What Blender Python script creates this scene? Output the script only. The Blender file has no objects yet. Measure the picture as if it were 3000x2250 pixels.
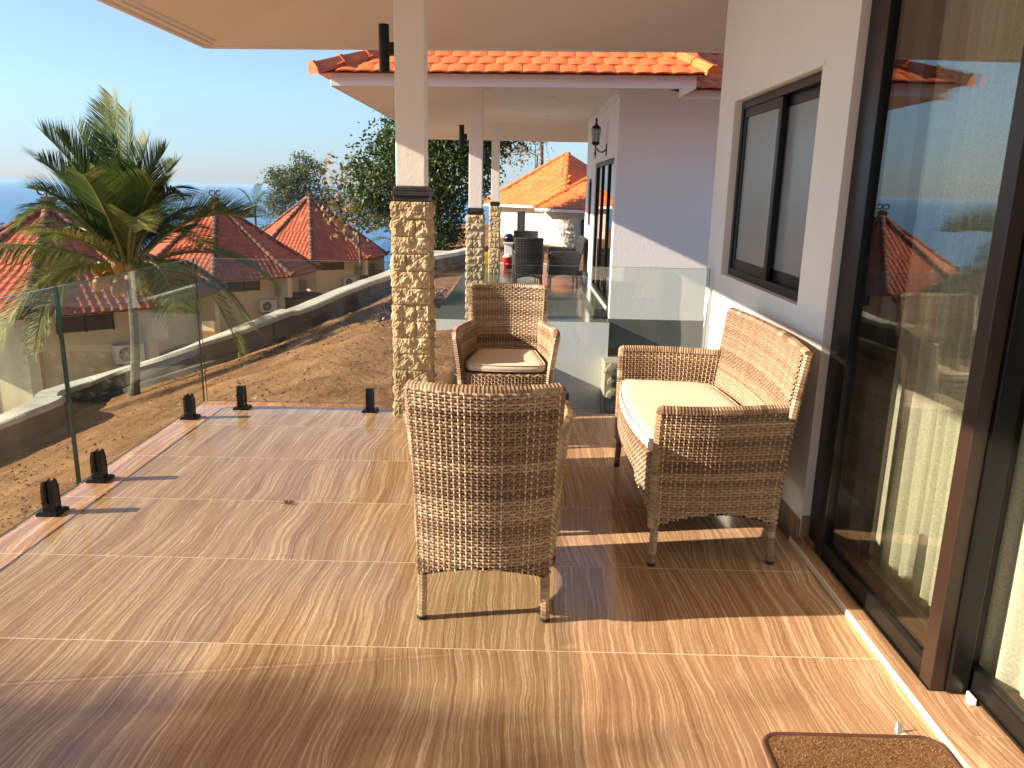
import bpy, bmesh, math, random
from mathutils import Vector, Matrix, noise
random.seed(7)
S = bpy.context.scene
COL = S.collection
R = math.radians
PI = math.pi

# ------------------------------------------------------------ camera
cam_d = bpy.data.cameras.new('camera')
cam = bpy.data.objects.new('camera', cam_d)
COL.objects.link(cam)
S.camera = cam
pitch, roll, yaw = 0.2433982, 0.0204136, -0.0065208
fwd = Vector((math.sin(yaw)*math.cos(pitch), math.cos(yaw)*math.cos(pitch), -math.sin(pitch)))
rt = Vector((math.cos(yaw), -math.sin(yaw), 0))
upv = rt.cross(fwd)
r2 = rt*math.cos(roll) + upv*math.sin(roll)
u2 = -rt*math.sin(roll) + upv*math.cos(roll)
m = Matrix((r2, u2, -fwd)).transposed().to_4x4()
m.translation = Vector((0, 0, 1.467))
cam.matrix_world = m
cam_d.sensor_width = 36
cam_d.lens = 36*2287.6/3000
cam_d.clip_start = 0.05
cam_d.clip_end = 60000

# ------------------------------------------------------------ sky, sun, exposure
SUN_EL = 23.3
SUN_AZ = 9.0                      # light travels towards +X, turned this far to +Y
w = bpy.data.worlds.new('World')
S.world = w
w.use_nodes = True
nt = w.node_tree
sky = nt.nodes.new('ShaderNodeTexSky')
sky.sky_type = 'NISHITA'
sky.sun_disc = False
sky.sun_elevation = R(SUN_EL)
sky.sun_rotation = R(360 - 90 - SUN_AZ)
sky.altitude = 60
sky.air_density = 1.0
sky.dust_density = 0.05
sky.ozone_density = 3.5
# marine haze: the sky pales and cools evenly towards the horizon all the way round
wtc = nt.nodes.new('ShaderNodeTexCoord'); wsx = nt.nodes.new('ShaderNodeSeparateXYZ'); wr = nt.nodes.new('ShaderNodeValToRGB'); wm = nt.nodes.new('ShaderNodeMix')
wm.data_type = 'RGBA'; wm.blend_type = 'MULTIPLY'; wm.inputs[0].default_value = 1
nt.links.new(wtc.outputs['Generated'], wsx.inputs[0]); nt.links.new(wsx.outputs['Z'], wr.inputs[0])
stops_ = sorted([(0, (.45,.51,.76,1)), (.5, (1.2,1.02,.88,1)), (.10, (.82,.82,.86,1)), (.03, (.53,.59,.79,1)), (.22, (1.12,.97,.88,1))])
while len(wr.color_ramp.elements) < 5: wr.color_ramp.elements.new(.9)
for e_, (p_, c_) in zip(wr.color_ramp.elements, stops_): e_.position = p_; e_.color = c_
nt.links.new(sky.outputs[0], wm.inputs[6]); nt.links.new(wr.outputs[0], wm.inputs[7])
nt.links.new(wm.outputs[2], nt.nodes['Background'].inputs[0])
nt.nodes['Background'].inputs[1].default_value = 0.087
sd = bpy.data.lights.new('sun', 'SUN')
sd.energy = 5.0
sd.angle = R(0.53)
sd.color = (1.0, 0.83, 0.64)
sun = bpy.data.objects.new('sun', sd)
COL.objects.link(sun)
tr = Vector((math.cos(R(SUN_AZ))*math.cos(R(SUN_EL)), math.sin(R(SUN_AZ))*math.cos(R(SUN_EL)), -math.sin(R(SUN_EL))))
sun.rotation_euler = tr.to_track_quat('-Z', 'Y').to_euler()
sun.location = (-20, -3, 12)
S.view_settings.view_transform = 'Standard'
S.view_settings.look = 'None'
S.view_settings.gamma = 1
S.view_settings.use_curve_mapping = False
S.view_settings.exposure = 1.4
S.cycles.max_bounces = 10
S.cycles.transparent_max_bounces = 24
S.cycles.glossy_bounces = 5

# ------------------------------------------------------------ materials
MATS = {}
def mat(name, col, rough=0.7, var=None, vscale=4, bump=0, bscale=30, spec=0.5, metal=0, stretch=None, detail=6, objrand=0, bdist=0.02):
    """base colour mixed with var by noise, plus fine relief"""
    if name in MATS: return MATS[name]
    m = bpy.data.materials.new(name); m.use_nodes = True
    n = m.node_tree; b = n.nodes['Principled BSDF']
    b.inputs['Roughness'].default_value = rough
    b.inputs['Specular IOR Level'].default_value = spec
    b.inputs['Metallic'].default_value = metal
    b.inputs['Base Color'].default_value = (*col, 1)
    tc = n.nodes.new('ShaderNodeTexCoord')
    mp = n.nodes.new('ShaderNodeMapping')
    if stretch: mp.inputs['Scale'].default_value = stretch
    n.links.new(tc.outputs['Object'], mp.inputs[0])
    out = None
    if var is not None:
        t = n.nodes.new('ShaderNodeTexNoise'); t.inputs['Scale'].default_value = vscale
        t.inputs['Detail'].default_value = detail; t.inputs['Roughness'].default_value = 0.6
        n.links.new(mp.outputs[0], t.inputs[0])
        r = n.nodes.new('ShaderNodeValToRGB')
        r.color_ramp.elements[0].position = 0.32; r.color_ramp.elements[0].color = (*col, 1)
        r.color_ramp.elements[1].position = 0.68; r.color_ramp.elements[1].color = (*var, 1)
        n.links.new(t.outputs[0], r.inputs[0])
        out = r.outputs[0]
        n.links.new(out, b.inputs['Base Color'])
    if objrand:
        oi = n.nodes.new('ShaderNodeObjectInfo')
        hs = n.nodes.new('ShaderNodeHueSaturation')
        mr = n.nodes.new('ShaderNodeMapRange')
        mr.inputs['To Min'].default_value = 1-objrand; mr.inputs['To Max'].default_value = 1+objrand
        n.links.new(oi.outputs['Random'], mr.inputs['Value'])
        n.links.new(mr.outputs[0], hs.inputs['Value'])
        if out: n.links.new(out, hs.inputs['Color'])
        else: hs.inputs['Color'].default_value = (*col, 1)
        n.links.new(hs.outputs[0], b.inputs['Base Color'])
    if bump:
        t2 = n.nodes.new('ShaderNodeTexNoise'); t2.inputs['Scale'].default_value = bscale
        t2.inputs['Detail'].default_value = 8; t2.inputs['Roughness'].default_value = 0.65
        n.links.new(mp.outputs[0], t2.inputs[0])
        bp = n.nodes.new('ShaderNodeBump'); bp.inputs['Strength'].default_value = bump; bp.inputs['Distance'].default_value = bdist
        n.links.new(t2.outputs[0], bp.inputs['Height'])
        n.links.new(bp.outputs[0], b.inputs['Normal'])
    MATS[name] = m
    return m

def attr_mat(name, attr, stops, rough=0.6, spec=0.4, transl=0, objrand=0):
    """colour picked from a ramp by a per-face value stored in the mesh"""
    m = bpy.data.materials.new(name); m.use_nodes = True
    n = m.node_tree; b = n.nodes['Principled BSDF']
    b.inputs['Roughness'].default_value = rough; b.inputs['Specular IOR Level'].default_value = spec
    a = n.nodes.new('ShaderNodeAttribute'); a.attribute_name = attr
    r = n.nodes.new('ShaderNodeValToRGB')
    els = r.color_ramp.elements
    while len(els) < len(stops): els.new(0.5)
    for e, (p, c) in zip(els, stops): e.position = p; e.color = (*c, 1)
    n.links.new(a.outputs['Fac'], r.inputs[0])
    src = r.outputs[0]
    n.links.new(src, b.inputs['Base Color'])
    if transl:
        tl = n.nodes.new('ShaderNodeBsdfTranslucent'); mx = n.nodes.new('ShaderNodeMixShader')
        mx.inputs[0].default_value = transl
        n.links.new(src, tl.inputs[0]); n.links.new(b.outputs[0], mx.inputs[1]); n.links.new(tl.outputs[0], mx.inputs[2])
        n.links.new(mx.outputs[0], n.nodes['Material Output'].inputs[0])
    return m

def glass_mat(name, tint, rough=0.0, extra=0.0):
    """thin architectural glass: lets light straight through, mirrors by Fresnel"""
    m = bpy.data.materials.new(name); m.use_nodes = True
    n = m.node_tree; n.nodes.remove(n.nodes['Principled BSDF'])
    tp = n.nodes.new('ShaderNodeBsdfTransparent'); tp.inputs[0].default_value = (*tint, 1)
    gl = n.nodes.new('ShaderNodeBsdfGlossy'); gl.inputs['Roughness'].default_value = rough
    # Fresnel of a thin sheet, the same from both sides (Schlick)
    geo = n.nodes.new('ShaderNodeNewGeometry'); dt = n.nodes.new('ShaderNodeVectorMath'); dt.operation = 'DOT_PRODUCT'
    n.links.new(geo.outputs['Incoming'], dt.inputs[0]); n.links.new(geo.outputs['Normal'], dt.inputs[1])
    ab = n.nodes.new('ShaderNodeMath'); ab.operation = 'ABSOLUTE'; n.links.new(dt.outputs['Value'], ab.inputs[0])
    om = n.nodes.new('ShaderNodeMath'); om.operation = 'SUBTRACT'; om.inputs[0].default_value = 1.0; n.links.new(ab.outputs[0], om.inputs[1])
    pw = n.nodes.new('ShaderNodeMath'); pw.operation = 'POWER'; pw.inputs[1].default_value = 5.0; n.links.new(om.outputs[0], pw.inputs[0])
    fr = n.nodes.new('ShaderNodeMath'); fr.operation = 'MULTIPLY_ADD'; fr.inputs[1].default_value = .96; fr.inputs[2].default_value = .04; n.links.new(pw.outputs[0], fr.inputs[0])
    ad = n.nodes.new('ShaderNodeMath'); ad.operation = 'MULTIPLY_ADD'; ad.use_clamp = True
    ad.inputs[1].default_value = 1.0; ad.inputs[2].default_value = extra
    mx = n.nodes.new('ShaderNodeMixShader')
    n.links.new(fr.outputs[0], ad.inputs[0]); n.links.new(ad.outputs[0], mx.inputs[0])
    n.links.new(tp.outputs[0], mx.inputs[1]); n.links.new(gl.outputs[0], mx.inputs[2])
    n.links.new(mx.outputs[0], n.nodes['Material Output'].inputs[0])
    return m

def floor_tile_mat():
    """polished porcelain with wavy travertine veins running along the deck"""
    m = bpy.data.materials.new('vein_porcelain'); m.use_nodes = True
    n = m.node_tree; b = n.nodes['Principled BSDF']; L = n.links.new
    geo = n.nodes.new('ShaderNodeNewGeometry'); oi = n.nodes.new('ShaderNodeObjectInfo')
    # world position plus a shift of its own for every tile
    sh = n.nodes.new('ShaderNodeCombineXYZ')
    mul = n.nodes.new('ShaderNodeMath'); mul.operation = 'MULTIPLY'; mul.inputs[1].default_value = 31
    L(oi.outputs['Random'], mul.inputs[0]); L(mul.outputs[0], sh.inputs['Z'])
    pos = n.nodes.new('ShaderNodeVectorMath'); pos.operation = 'ADD'
    L(geo.outputs['Position'], pos.inputs[0]); L(sh.outputs[0], pos.inputs[1])
    # slow sideways drift
    def nz(scale, vec, detail=2, rgh=0.5, mapping=None):
        t = n.nodes.new('ShaderNodeTexNoise'); t.inputs['Scale'].default_value = scale
        t.inputs['Detail'].default_value = detail; t.inputs['Roughness'].default_value = rgh
        if mapping:
            mp = n.nodes.new('ShaderNodeMapping'); mp.inputs['Scale'].default_value = mapping
            L(vec, mp.inputs[0]); vec = mp.outputs[0]
        L(vec, t.inputs[0]); return t.outputs[0]
    d1 = nz(1.0, pos.outputs[0], 1, 0.4, (1.3, 1.5, 0.04))
    d2 = nz(10, pos.outputs[0], 2, 0.5, (1.2, 0.8, 0.02))
    def addx(vec, val, amp):
        mm = n.nodes.new('ShaderNodeMath'); mm.operation = 'MULTIPLY_ADD'
        mm.inputs[1].default_value = amp; mm.inputs[2].default_value = -amp*0.5
        L(val, mm.inputs[0])
        cx = n.nodes.new('ShaderNodeCombineXYZ'); L(mm.outputs[0], cx.inputs['X'])
        a = n.nodes.new('ShaderNodeVectorMath'); a.operation = 'ADD'; L(vec, a.inputs[0]); L(cx.outputs[0], a.inputs[1])
        return a.outputs[0]
    v = addx(pos.outputs[0], d1, 0.15)
    v = addx(v, d2, 0.018)
    d3 = nz(38, pos.outputs[0], 2, 0.6, (1.4, 0.8, 0.02))
    v = addx(v, d3, 0.0075)
    s1 = nz(1.0, v, 5, 0.68, (118, 1.5, 0.05))
    s2 = nz(1.0, v, 3, 0.6, (290, 3.2, 0.05))
    s3 = nz(1.0, v, 2, 0.5, (15, 0.35, 0.05))
    s4 = nz(60, pos.outputs[0], 3, 0.6, (1, 1, 0.1))
    def ramp(val, stops):
        r = n.nodes.new('ShaderNodeValToRGB'); els = r.color_ramp.elements
        while len(els) < len(stops): els.new(0.5)
        for e, (p, c) in zip(els, stops): e.position = p; e.color = (*c, 1)
        L(val, r.inputs[0]); return r.outputs[0]
    c1 = ramp(s1, [(0.28, FT[0]), (0.42, FT[1]), (0.50, FT[2]), (0.56, FT[3]), (0.60, FT[4]), (0.66, FT[2]), (0.80, FT[1])])
    c2 = ramp(s2, [(0.35, (0.72, 0.66, 0.60)), (0.5, (1, 1, 1)), (0.62, (1.2, 1.2, 1.16))])
    c3 = ramp(s3, [(0.35, (0.86, 0.80, 0.76)), (0.6, (1.08, 1.06, 1.04))])
    c4 = ramp(s4, [(0.3, (0.93, 0.93, 0.93)), (0.7, (1.05, 1.05, 1.05))])
    def mulc(a, bb, f=1.0):
        x = n.nodes.new('ShaderNodeMix'); x.data_type = 'RGBA'; x.blend_type = 'MULTIPLY'; x.inputs[0].default_value = f
        L(a, x.inputs[6]); L(bb, x.inputs[7]); return x.outputs[2]
    c = mulc(mulc(mulc(c1, c2, 0.55), c3), c4)
    hs = n.nodes.new('ShaderNodeHueSaturation'); mr = n.nodes.new('ShaderNodeMapRange')
    mr.inputs['To Min'].default_value = 0.965; mr.inputs['To Max'].default_value = 1.035
    L(oi.outputs['Random'], mr.inputs['Value']); L(mr.outputs[0], hs.inputs['Value']); L(c, hs.inputs['Color'])
    L(hs.outputs[0], b.inputs['Base Color'])
    # dust and wipe marks in the gloss
    g = nz(3.5, geo.outputs['Position'], 5, 0.65)
    gr = n.nodes.new('ShaderNodeMapRange'); gr.inputs['From Min'].default_value = 0.3; gr.inputs['From Max'].default_value = 0.7
    gr.inputs['To Min'].default_value = 0.09; gr.inputs['To Max'].default_value = 0.2
    L(g, gr.inputs['Value']); L(gr.outputs[0], b.inputs['Roughness'])
    b.inputs['Specular IOR Level'].default_value = 0.75
    return m
FT = [(0.285, 0.155, 0.082), (0.365, 0.215, 0.118), (0.415, 0.260, 0.150), (0.49, 0.325, 0.195), (0.66, 0.49, 0.33)]
M_TILE = floor_tile_mat()

def stucco(name, col, var):
    return mat(name, col, 0.85, var, 1.3, 0.14, 22, 0.2)
M_WALL = stucco('warm_white_stucco', (0.80, 0.775, 0.735), (0.84, 0.815, 0.775))
M_WALL2 = stucco('cool_white_stucco', (0.80, 0.785, 0.79), (0.84, 0.825, 0.83))
M_SOFFIT = mat('soffit_paint', (0.78, 0.745, 0.70), 0.8, (0.82, 0.785, 0.74), 1.0, 0.08, 40, 0.2)
M_BLACK = mat('black_aluminium', (0.007, 0.0065, 0.006), 0.3, (0.010, 0.009, 0.008), 3, 0, 30, 0.3)
M_BROWN = mat('bronze_aluminium', (0.028, 0.015, 0.010), 0.35, (0.034, 0.018, 0.012), 3, 0, 30, 0.5)
M_BAND = mat('black_moulding_paint', (0.02, 0.018, 0.017), 0.5, (0.035, 0.03, 0.028), 12, 0.15, 60)
M_STONE = mat('palimanan_stone', (0.47, 0.34, 0.18), 0.92, (0.72, 0.59, 0.39), 7, 1.0, 55, 0.15, objrand=0.12, bdist=0.03)
M_MORTAR = mat('pale_mortar', (0.55, 0.42, 0.25), 0.95, (0.45, 0.33, 0.18), 20, 0.5, 80, 0.1)
M_GROUT = mat('cream_grout', (0.86, 0.72, 0.56), 0.7, (0.80, 0.66, 0.50), 30)
M_SLAB = mat('deck_edge_render', (0.50, 0.44, 0.38), 0.85, (0.40, 0.34, 0.28), 3, 0.3, 40)
M_GLASS = glass_mat('railing_glass', (0.86, 0.91, 0.885), 0.0, 0.0)
M_EDGE = mat('glass_edge', (0.012, 0.035, 0.03), 0.12, (0.02, 0.05, 0.04), 6)
M_DOORGLASS = glass_mat('door_glass', (0.97, 0.975, 0.95), 0.0, 0.05)
M_FROST = mat('frosted_pane', (0.24, 0.27, 0.27), 0.25, (0.26, 0.29, 0.29), 0.8, 0, 30, 0.9)
M_ORANGE = mat('orange_roof_tile', (0.66, 0.145, 0.035), 0.55, (0.80, 0.22, 0.065), 6, 0.25, 60, 0.3, objrand=0.13)
M_RIDGE = mat('orange_ridge_cap', (0.46, 0.13, 0.06), 0.6, (0.60, 0.19, 0.09), 5, 0.3, 50, 0.3, objrand=0.1)
M_REDT = mat('weathered_red_tile', (0.36, 0.075, 0.032), 0.5, (0.56, 0.15, 0.065), 5, 0.3, 40, 0.45, objrand=0.16)
M_MOSS = mat('mossy_ridge_tile', (0.045, 0.035, 0.03), 0.9, (0.32, 0.16, 0.10), 5, 0.6, 30, 0.15, objrand=0.3)
M_CREAM = mat('cream_plaster', (0.64, 0.54, 0.36), 0.9, (0.74, 0.66, 0.48), 0.8, 0.3, 30, 0.15, stretch=(1, 1, 0.5))
M_DKWOOD = mat('dark_shutter_wood', (0.045, 0.028, 0.018), 0.6, (0.07, 0.045, 0.03), 5, 0.3, 30, stretch=(1, 1, 8))
M_SHED = mat('brown_boarding', (0.13, 0.078, 0.035), 0.85, (0.20, 0.13, 0.07), 2.5, 0.3, 30)
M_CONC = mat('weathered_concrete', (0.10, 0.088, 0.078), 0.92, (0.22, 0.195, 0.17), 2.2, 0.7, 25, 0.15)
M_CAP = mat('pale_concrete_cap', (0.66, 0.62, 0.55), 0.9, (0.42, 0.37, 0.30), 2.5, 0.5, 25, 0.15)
M_GREYW = mat('painted_plinth', (0.105, 0.11, 0.11), 0.75, (0.13, 0.135, 0.135), 4, 0.3, 50)
M_TEAL = mat('dark_polished_tile', (0.09, 0.105, 0.10), 0.14, (0.17, 0.155, 0.12), 2.2, 0, 30, 0.6, stretch=(1, 9, 1))
M_DARKWEAVE = attr_mat('charcoal_weave', 'tint', [(0, (0.012, 0.012, 0.013)), (1, (0.045, 0.044, 0.045))], 0.5, 0.4)
M_WICKER = attr_mat('rattan_strands', 'tint', [(0.0, (0.09, 0.046, 0.023)), (0.3, (0.185, 0.112, 0.064)), (0.55, (0.30, 0.20, 0.120)), (0.8, (0.43, 0.315, 0.20)), (1.0, (0.58, 0.47, 0.33))], 0.42, 0.45)
M_WBACK = mat('weave_core', (0.035, 0.018, 0.010), 0.9)
M_FOOT = mat('black_foot_cap', (0.012, 0.012, 0.012), 0.5)
M_CUSH = mat('beige_canvas', (0.70, 0.58, 0.44), 0.9, (0.76, 0.64, 0.50), 3, 0.5, 420, 0.1, bdist=0.002)
M_PLASTIC = mat('white_plastic', (0.72, 0.70, 0.60), 0.5)
M_AC = mat('ac_casing', (0.62, 0.60, 0.55), 0.5, (0.70, 0.68, 0.63), 3)
M_BARK = mat('bark', (0.10, 0.075, 0.05), 0.95, (0.22, 0.18, 0.13), 6, 0.8, 20, 0.1)
M_PALMBARK = mat('palm_bark', (0.10, 0.085, 0.065), 0.95, (0.22, 0.20, 0.165), 3, 0.8, 14, 0.1, stretch=(1, 1, 5))
M_DARKW = mat('unlit_interior', (0.30, 0.27, 0.22), 0.9, (0.34, 0.31, 0.26), 2)  # room walls, the dimness of the unlit rooms put into their colour

# ------------------------------------------------------------ mesh helpers
class MB:
    def __init__(s): s.v = []; s.f = []; s.t = []; s.mi = []; s.cm = 0; s.ct = 0.5
    def vert(s, p): s.v.append(tuple(p)); return len(s.v)-1
    def face(s, *idx): s.f.append(idx); s.t.append(s.ct); s.mi.append(s.cm)
    def poly(s, pts):
        b = len(s.v); s.v += [tuple(p) for p in pts]; s.face(*range(b, b+len(pts)))
    def box(s, x0, x1, y0, y1, z0, z1):
        b = len(s.v)
        s.v += [(x0,y0,z0),(x1,y0,z0),(x1,y1,z0),(x0,y1,z0),(x0,y0,z1),(x1,y0,z1),(x1,y1,z1),(x0,y1,z1)]
        for q in ((0,3,2,1),(4,5,6,7),(0,1,5,4),(1,2,6,5),(2,3,7,6),(3,0,4,7)): s.face(*[b+i for i in q])
    def tube(s, pts, rad, n=8, cap=True, tints=None):
        rings = []
        pts = [Vector(p) for p in pts]
        prev = None
        for i, p in enumerate(pts):
            a = pts[max(i-1,0)]; c = pts[min(i+1,len(pts)-1)]
            d = (c-a).normalized()
            if prev is None:
                x = d.orthogonal().normalized()
            else:
                x = (prev - d*prev.dot(d))
                x = x.normalized() if x.length > 1e-6 else d.orthogonal().normalized()
            prev = x; y = d.cross(x)
            r = rad[i] if isinstance(rad, (list, tuple)) else rad
            b = len(s.v)
            for k in range(n):
                an = 2*PI*k/n; s.v.append(tuple(p + x*(math.cos(an)*r) + y*(math.sin(an)*r)))
            rings.append(b)
        for j, (a, c) in enumerate(zip(rings, rings[1:])):
            if tints: s.ct = tints[j % len(tints)]
            for k in range(n): s.face(a+k, a+(k+1)%n, c+(k+1)%n, c+k)
        if cap:
            s.face(*[rings[0]+k for k in reversed(range(n))]); s.face(*[rings[-1]+k for k in range(n)])
    def lathe(s, prof, n=16, c=(0,0,0)):
        rings = []
        for r, z in prof:
            b = len(s.v)
            for k in range(n):
                an = 2*PI*k/n; s.v.append((c[0]+r*math.cos(an), c[1]+r*math.sin(an), c[2]+z))
            rings.append(b)
        for a, d in zip(rings, rings[1:]):
            for k in range(n): s.face(a+k, a+(k+1)%n, d+(k+1)%n, d+k)
        s.face(*[rings[0]+k for k in reversed(range(n))]); s.face(*[rings[-1]+k for k in range(n)])
    def mesh(s, name, mats, smooth=False, tint=False):
        me = bpy.data.meshes.new(name)
        me.from_pydata(s.v, [], s.f)
        if not isinstance(mats, (list, tuple)): mats = [mats]
        for q in mats: me.materials.append(q)
        if len(mats) > 1: me.polygons.foreach_set('material_index', s.mi)
        if smooth: me.polygons.foreach_set('use_smooth', [True]*len(s.f))
        if tint:
            a = me.attributes.new('tint', 'FLOAT', 'FACE'); a.data.foreach_set('value', s.t)
        me.update()
        return me
    def obj(s, name, mats, parent=None, smooth=False, tint=False, kind=None, loc=None, rotz=0, bevel=0):
        o = bpy.data.objects.new(name, s.mesh(name, mats, smooth, tint)); COL.objects.link(o)
        if parent: o.parent = parent
        if kind: o['kind'] = kind
        if loc: o.location = loc
        if rotz: o.rotation_euler = (0, 0, rotz)
        if bevel:
            md = o.modifiers.new('bevel', 'BEVEL'); md.width = bevel; md.segments = 2; md.limit_method = 'ANGLE'; md.angle_limit = R(40)
        return o
def tag(o, label, cat, group=None):
    o['label'] = label; o['category'] = cat
    if group: o['group'] = group
    return o
def thing(name, label, cat, loc=(0,0,0), rz=0, group=None):
    o = bpy.data.objects.new(name, None); COL.objects.link(o)
    o.location = loc; o.rotation_euler = (0, 0, rz); o.empty_display_size = 0.2
    return tag(o, label, cat, group)
def boxo(name, m, parent, x0, x1, y0, y1, z0, z1, bevel=0, kind=None):
    b = MB(); b.box(x0, x1, y0, y1, z0, z1)
    return b.obj(name, m, parent, bevel=bevel, kind=kind)
def inst(me, name, parent, loc=(0,0,0), rot=None, mtx=None):
    o = bpy.data.objects.new(name, me); COL.objects.link(o); o.parent = parent
    if mtx is not None: o.matrix_local = mtx
    else:
        o.location = loc
        if rot: o.rotation_euler = rot
    return o
def copy_tree(o, parent=None):
    c = o.copy(); COL.objects.link(c)
    if parent: c.parent = parent
    for ch in list(o.children): copy_tree(ch, c)
    return c
def sm(t): t = max(0, min(1, t)); return t*t*(3-2*t)

# ============================================================ SETTING: ground and sea
WALLP = [(-1.2,21.5),(-1.9,18.6),(-2.74,16.4),(-3.46,15.1),(-4.1,13.9),(-4.74,13.15),(-5.3,12.85),(-6.0,12.8),(-6.8,12.9),(-7.3,12.6),(-7.2,11.8),(-6.7,10.9),(-6.15,10.1),(-6.14,9.48),(-6.45,9.0),(-7.0,8.4),(-8.2,7.6),(-10,6.8),(-14,5.6)]
def smooth_path(P, n=6):
    out = []
    for i in range(len(P)-1):
        p0 = P[max(i-1,0)]; p1 = P[i]; p2 = P[i+1]; p3 = P[min(i+2,len(P)-1)]
        for k in range(n):
            t = k/n
            out.append(tuple(0.5*((2*b)+(-a+c)*t+(2*a-5*b+4*c-d)*t*t+(-a+3*b-3*c+d)*t**3) for a,b,c,d in zip(p0,p1,p2,p3)))
    out.append(P[-1]); return out
WP = smooth_path(WALLP, 5)
def wall_sd(x, y):
    """signed distance to the garden wall line, positive on its outer side"""
    best = 1e9; sgn = 1
    for a, b in zip(WP, WP[1:]):
        dx, dy = b[0]-a[0], b[1]-a[1]; L = dx*dx+dy*dy
        t = max(0, min(1, ((x-a[0])*dx+(y-a[1])*dy)/L))
        ex, ey = x-a[0]-t*dx, y-a[1]-t*dy; d = ex*ex+ey*ey
        if d < best-1e-9:
            best = d; sgn = -1 if dx*ey-dy*ex > 0 else 1
    return math.sqrt(best)*sgn
def g_in(x, y):
    z = -.45-.34*max(0, -x-2.0)
    # drop into the gap between the two houses
    if y < 10.9: z -= 1.75*sm((x+0.62)/0.55)*sm((10.9-y)/0.05 if y > 10.8 else 1)
    return z
def g_out(x, y, d):
    z = -.9-.34*max(0, -x-2.0)
    z2 = min(z, -2.3)-.22*d
    z2 = max(z2, -4.95)
    s = max(0, y-58, (-x-24))
    return z2-0.42*s
def ground_z(x, y):
    d = wall_sd(x, y) if (-20 < x < 3 and 2 < y < 24) else (1.0 if (x < -6 or y > 40 and x < -3) else -1)
    if y > 21.5:
        # north of the wall the garden carries on and falls away to the west
        t = sm((-x-1.5-(y-21.5)*.12)/5)
        return (-.45-.34*max(0,-x-2)*0.2)*(1-t) + g_out(x, y, 10)*t - max(0, y-46)*.15*(1-t)
    if x < -14: return g_out(x, y, 12)
    if d <= 0: return g_in(x, y)
    t = sm(d/.22)
    return g_in(x, y)*(1-t)+g_out(x, y, d)*t

def soil_mat():
    m = mat('bare_soil', (0.18, 0.082, 0.034), 0.95, (0.36, 0.195, 0.095), 2.0, 1.0, 9, 0.1, bdist=0.06, detail=9)
    return m
M_SOIL = soil_mat()
xs = []; x = -60.0
while x < 30: xs.append(x); x += 0.16 if -8 < x < 1 else (0.4 if -16 < x < 3 else 2.5)
ys = []; y = -30.0
while y < 120: ys.append(y); y += 0.16 if 4 < y < 15 else (0.4 if -2 < y < 26 else 2.5)
b = MB(); nx = len(xs)
for yy in ys:
    for xx in xs:
        z = ground_z(xx, yy)
        rgh = noise.noise(Vector((xx*.9, yy*.9, 0)))*.05
        if -9 < xx < 2 and 2 < yy < 26: rgh += noise.noise(Vector((xx*4.1, yy*4.1, 3)))*.022 + noise.noise(Vector((xx*11, yy*11, 7)))*.012
        b.v.append((xx, yy, z+rgh))
for j in range(len(ys)-1):
    for i in range(nx-1):
        if -2.0 < xs[i] and xs[i+1] < 3.5 and -3 < ys[j] and ys[j+1] < 5.0: continue
        a = j*nx+i; b.face(a, a+1, a+nx+1, a+nx)
gr = b.obj('ground', M_SOIL, smooth=True, kind='structure')
# hillside further out and the sea
b = MB()
b.poly([(-60,120,-48),(900,120,-48),(900,260,-66),(-200,260,-66)]); b.poly([(-60,-400,-22),(-60,120,-48),(-200,260,-66),(-200,-400,-66)])
b.poly([(30,-400,-1.5),(900,-400,-1.5),(900,120,-2),(30,120,-2)])
b.poly([(-60,-400,-22),(30,-400,-1.5),(30,-30,-1.5),(-60,-30,-22)])
b.obj('hillside', mat('dry_scrub', (0.10,0.09,0.045), 0.95, (0.16,0.12,0.07), 0.2, 0.5, 2), kind='structure')
def sea_mat():
    m = mat('sea_water', (0.045, 0.16, 0.36), 0.42, (0.06, 0.19, 0.40), 0.002, 0.3, 0.05, 0.35, bdist=0.5)
    return m
b = MB()
N = 48
rr = [0, 400, 1500, 5000, 14000, 28000]
b.v.append((0, 0, -62)); ring = []
for r in rr[1:]:
    ring.append(len(b.v))
    for k in range(N): b.v.append((r*math.cos(2*PI*k/N), r*math.sin(2*PI*k/N), -62))
for k in range(N): b.face(0, ring[0]+k, ring[0]+(k+1)%N)
for a, c in zip(ring, ring[1:]):
    for k in range(N): b.face(a+k, c+k, c+(k+1)%N, a+(k+1)%N)
b.obj('sea', sea_mat(), kind='structure')
# clods, pebbles and dry leaves lying on the soil
M_CLOD = attr_mat('clods', 'tint', [(0, (0.09,0.045,0.022)), (0.6, (0.26,0.15,0.08)), (0.9, (0.42,0.33,0.22)), (1, (0.6,0.52,0.4))], 0.95, 0.1)
b = MB()
for k in range(5200):
    yy = random.uniform(5.3, 18); xx = random.uniform(-7.5, 0.5) if yy < 11 else random.uniform(-6, -1.9)
    if wall_sd(xx, yy) > -.1: continue
    if k % 3 == 0: yy = random.uniform(2, 8); xx = random.uniform(-7, -2.3)
    if wall_sd(xx, yy) > -.1: continue
    z = ground_z(xx, yy); s = random.uniform(.008, .03)*(1.6 if random.random() < .06 else 1)
    b.ct = random.random()**2
    p = Vector((xx, yy, z+s*.3)); q = [p+Vector((random.uniform(-1,1), random.uniform(-1,1), random.uniform(-.4,.8)))*s for _ in range(4)]
    i0 = len(b.v); b.v += [tuple(v) for v in q]
    b.face(i0,i0+1,i0+2); b.face(i0,i0+2,i0+3); b.face(i0,i0+3,i0+1); b.face(i0+1,i0+3,i0+2)
b.obj('soil_clods', M_CLOD, tint=True, kind='stuff')

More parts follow.
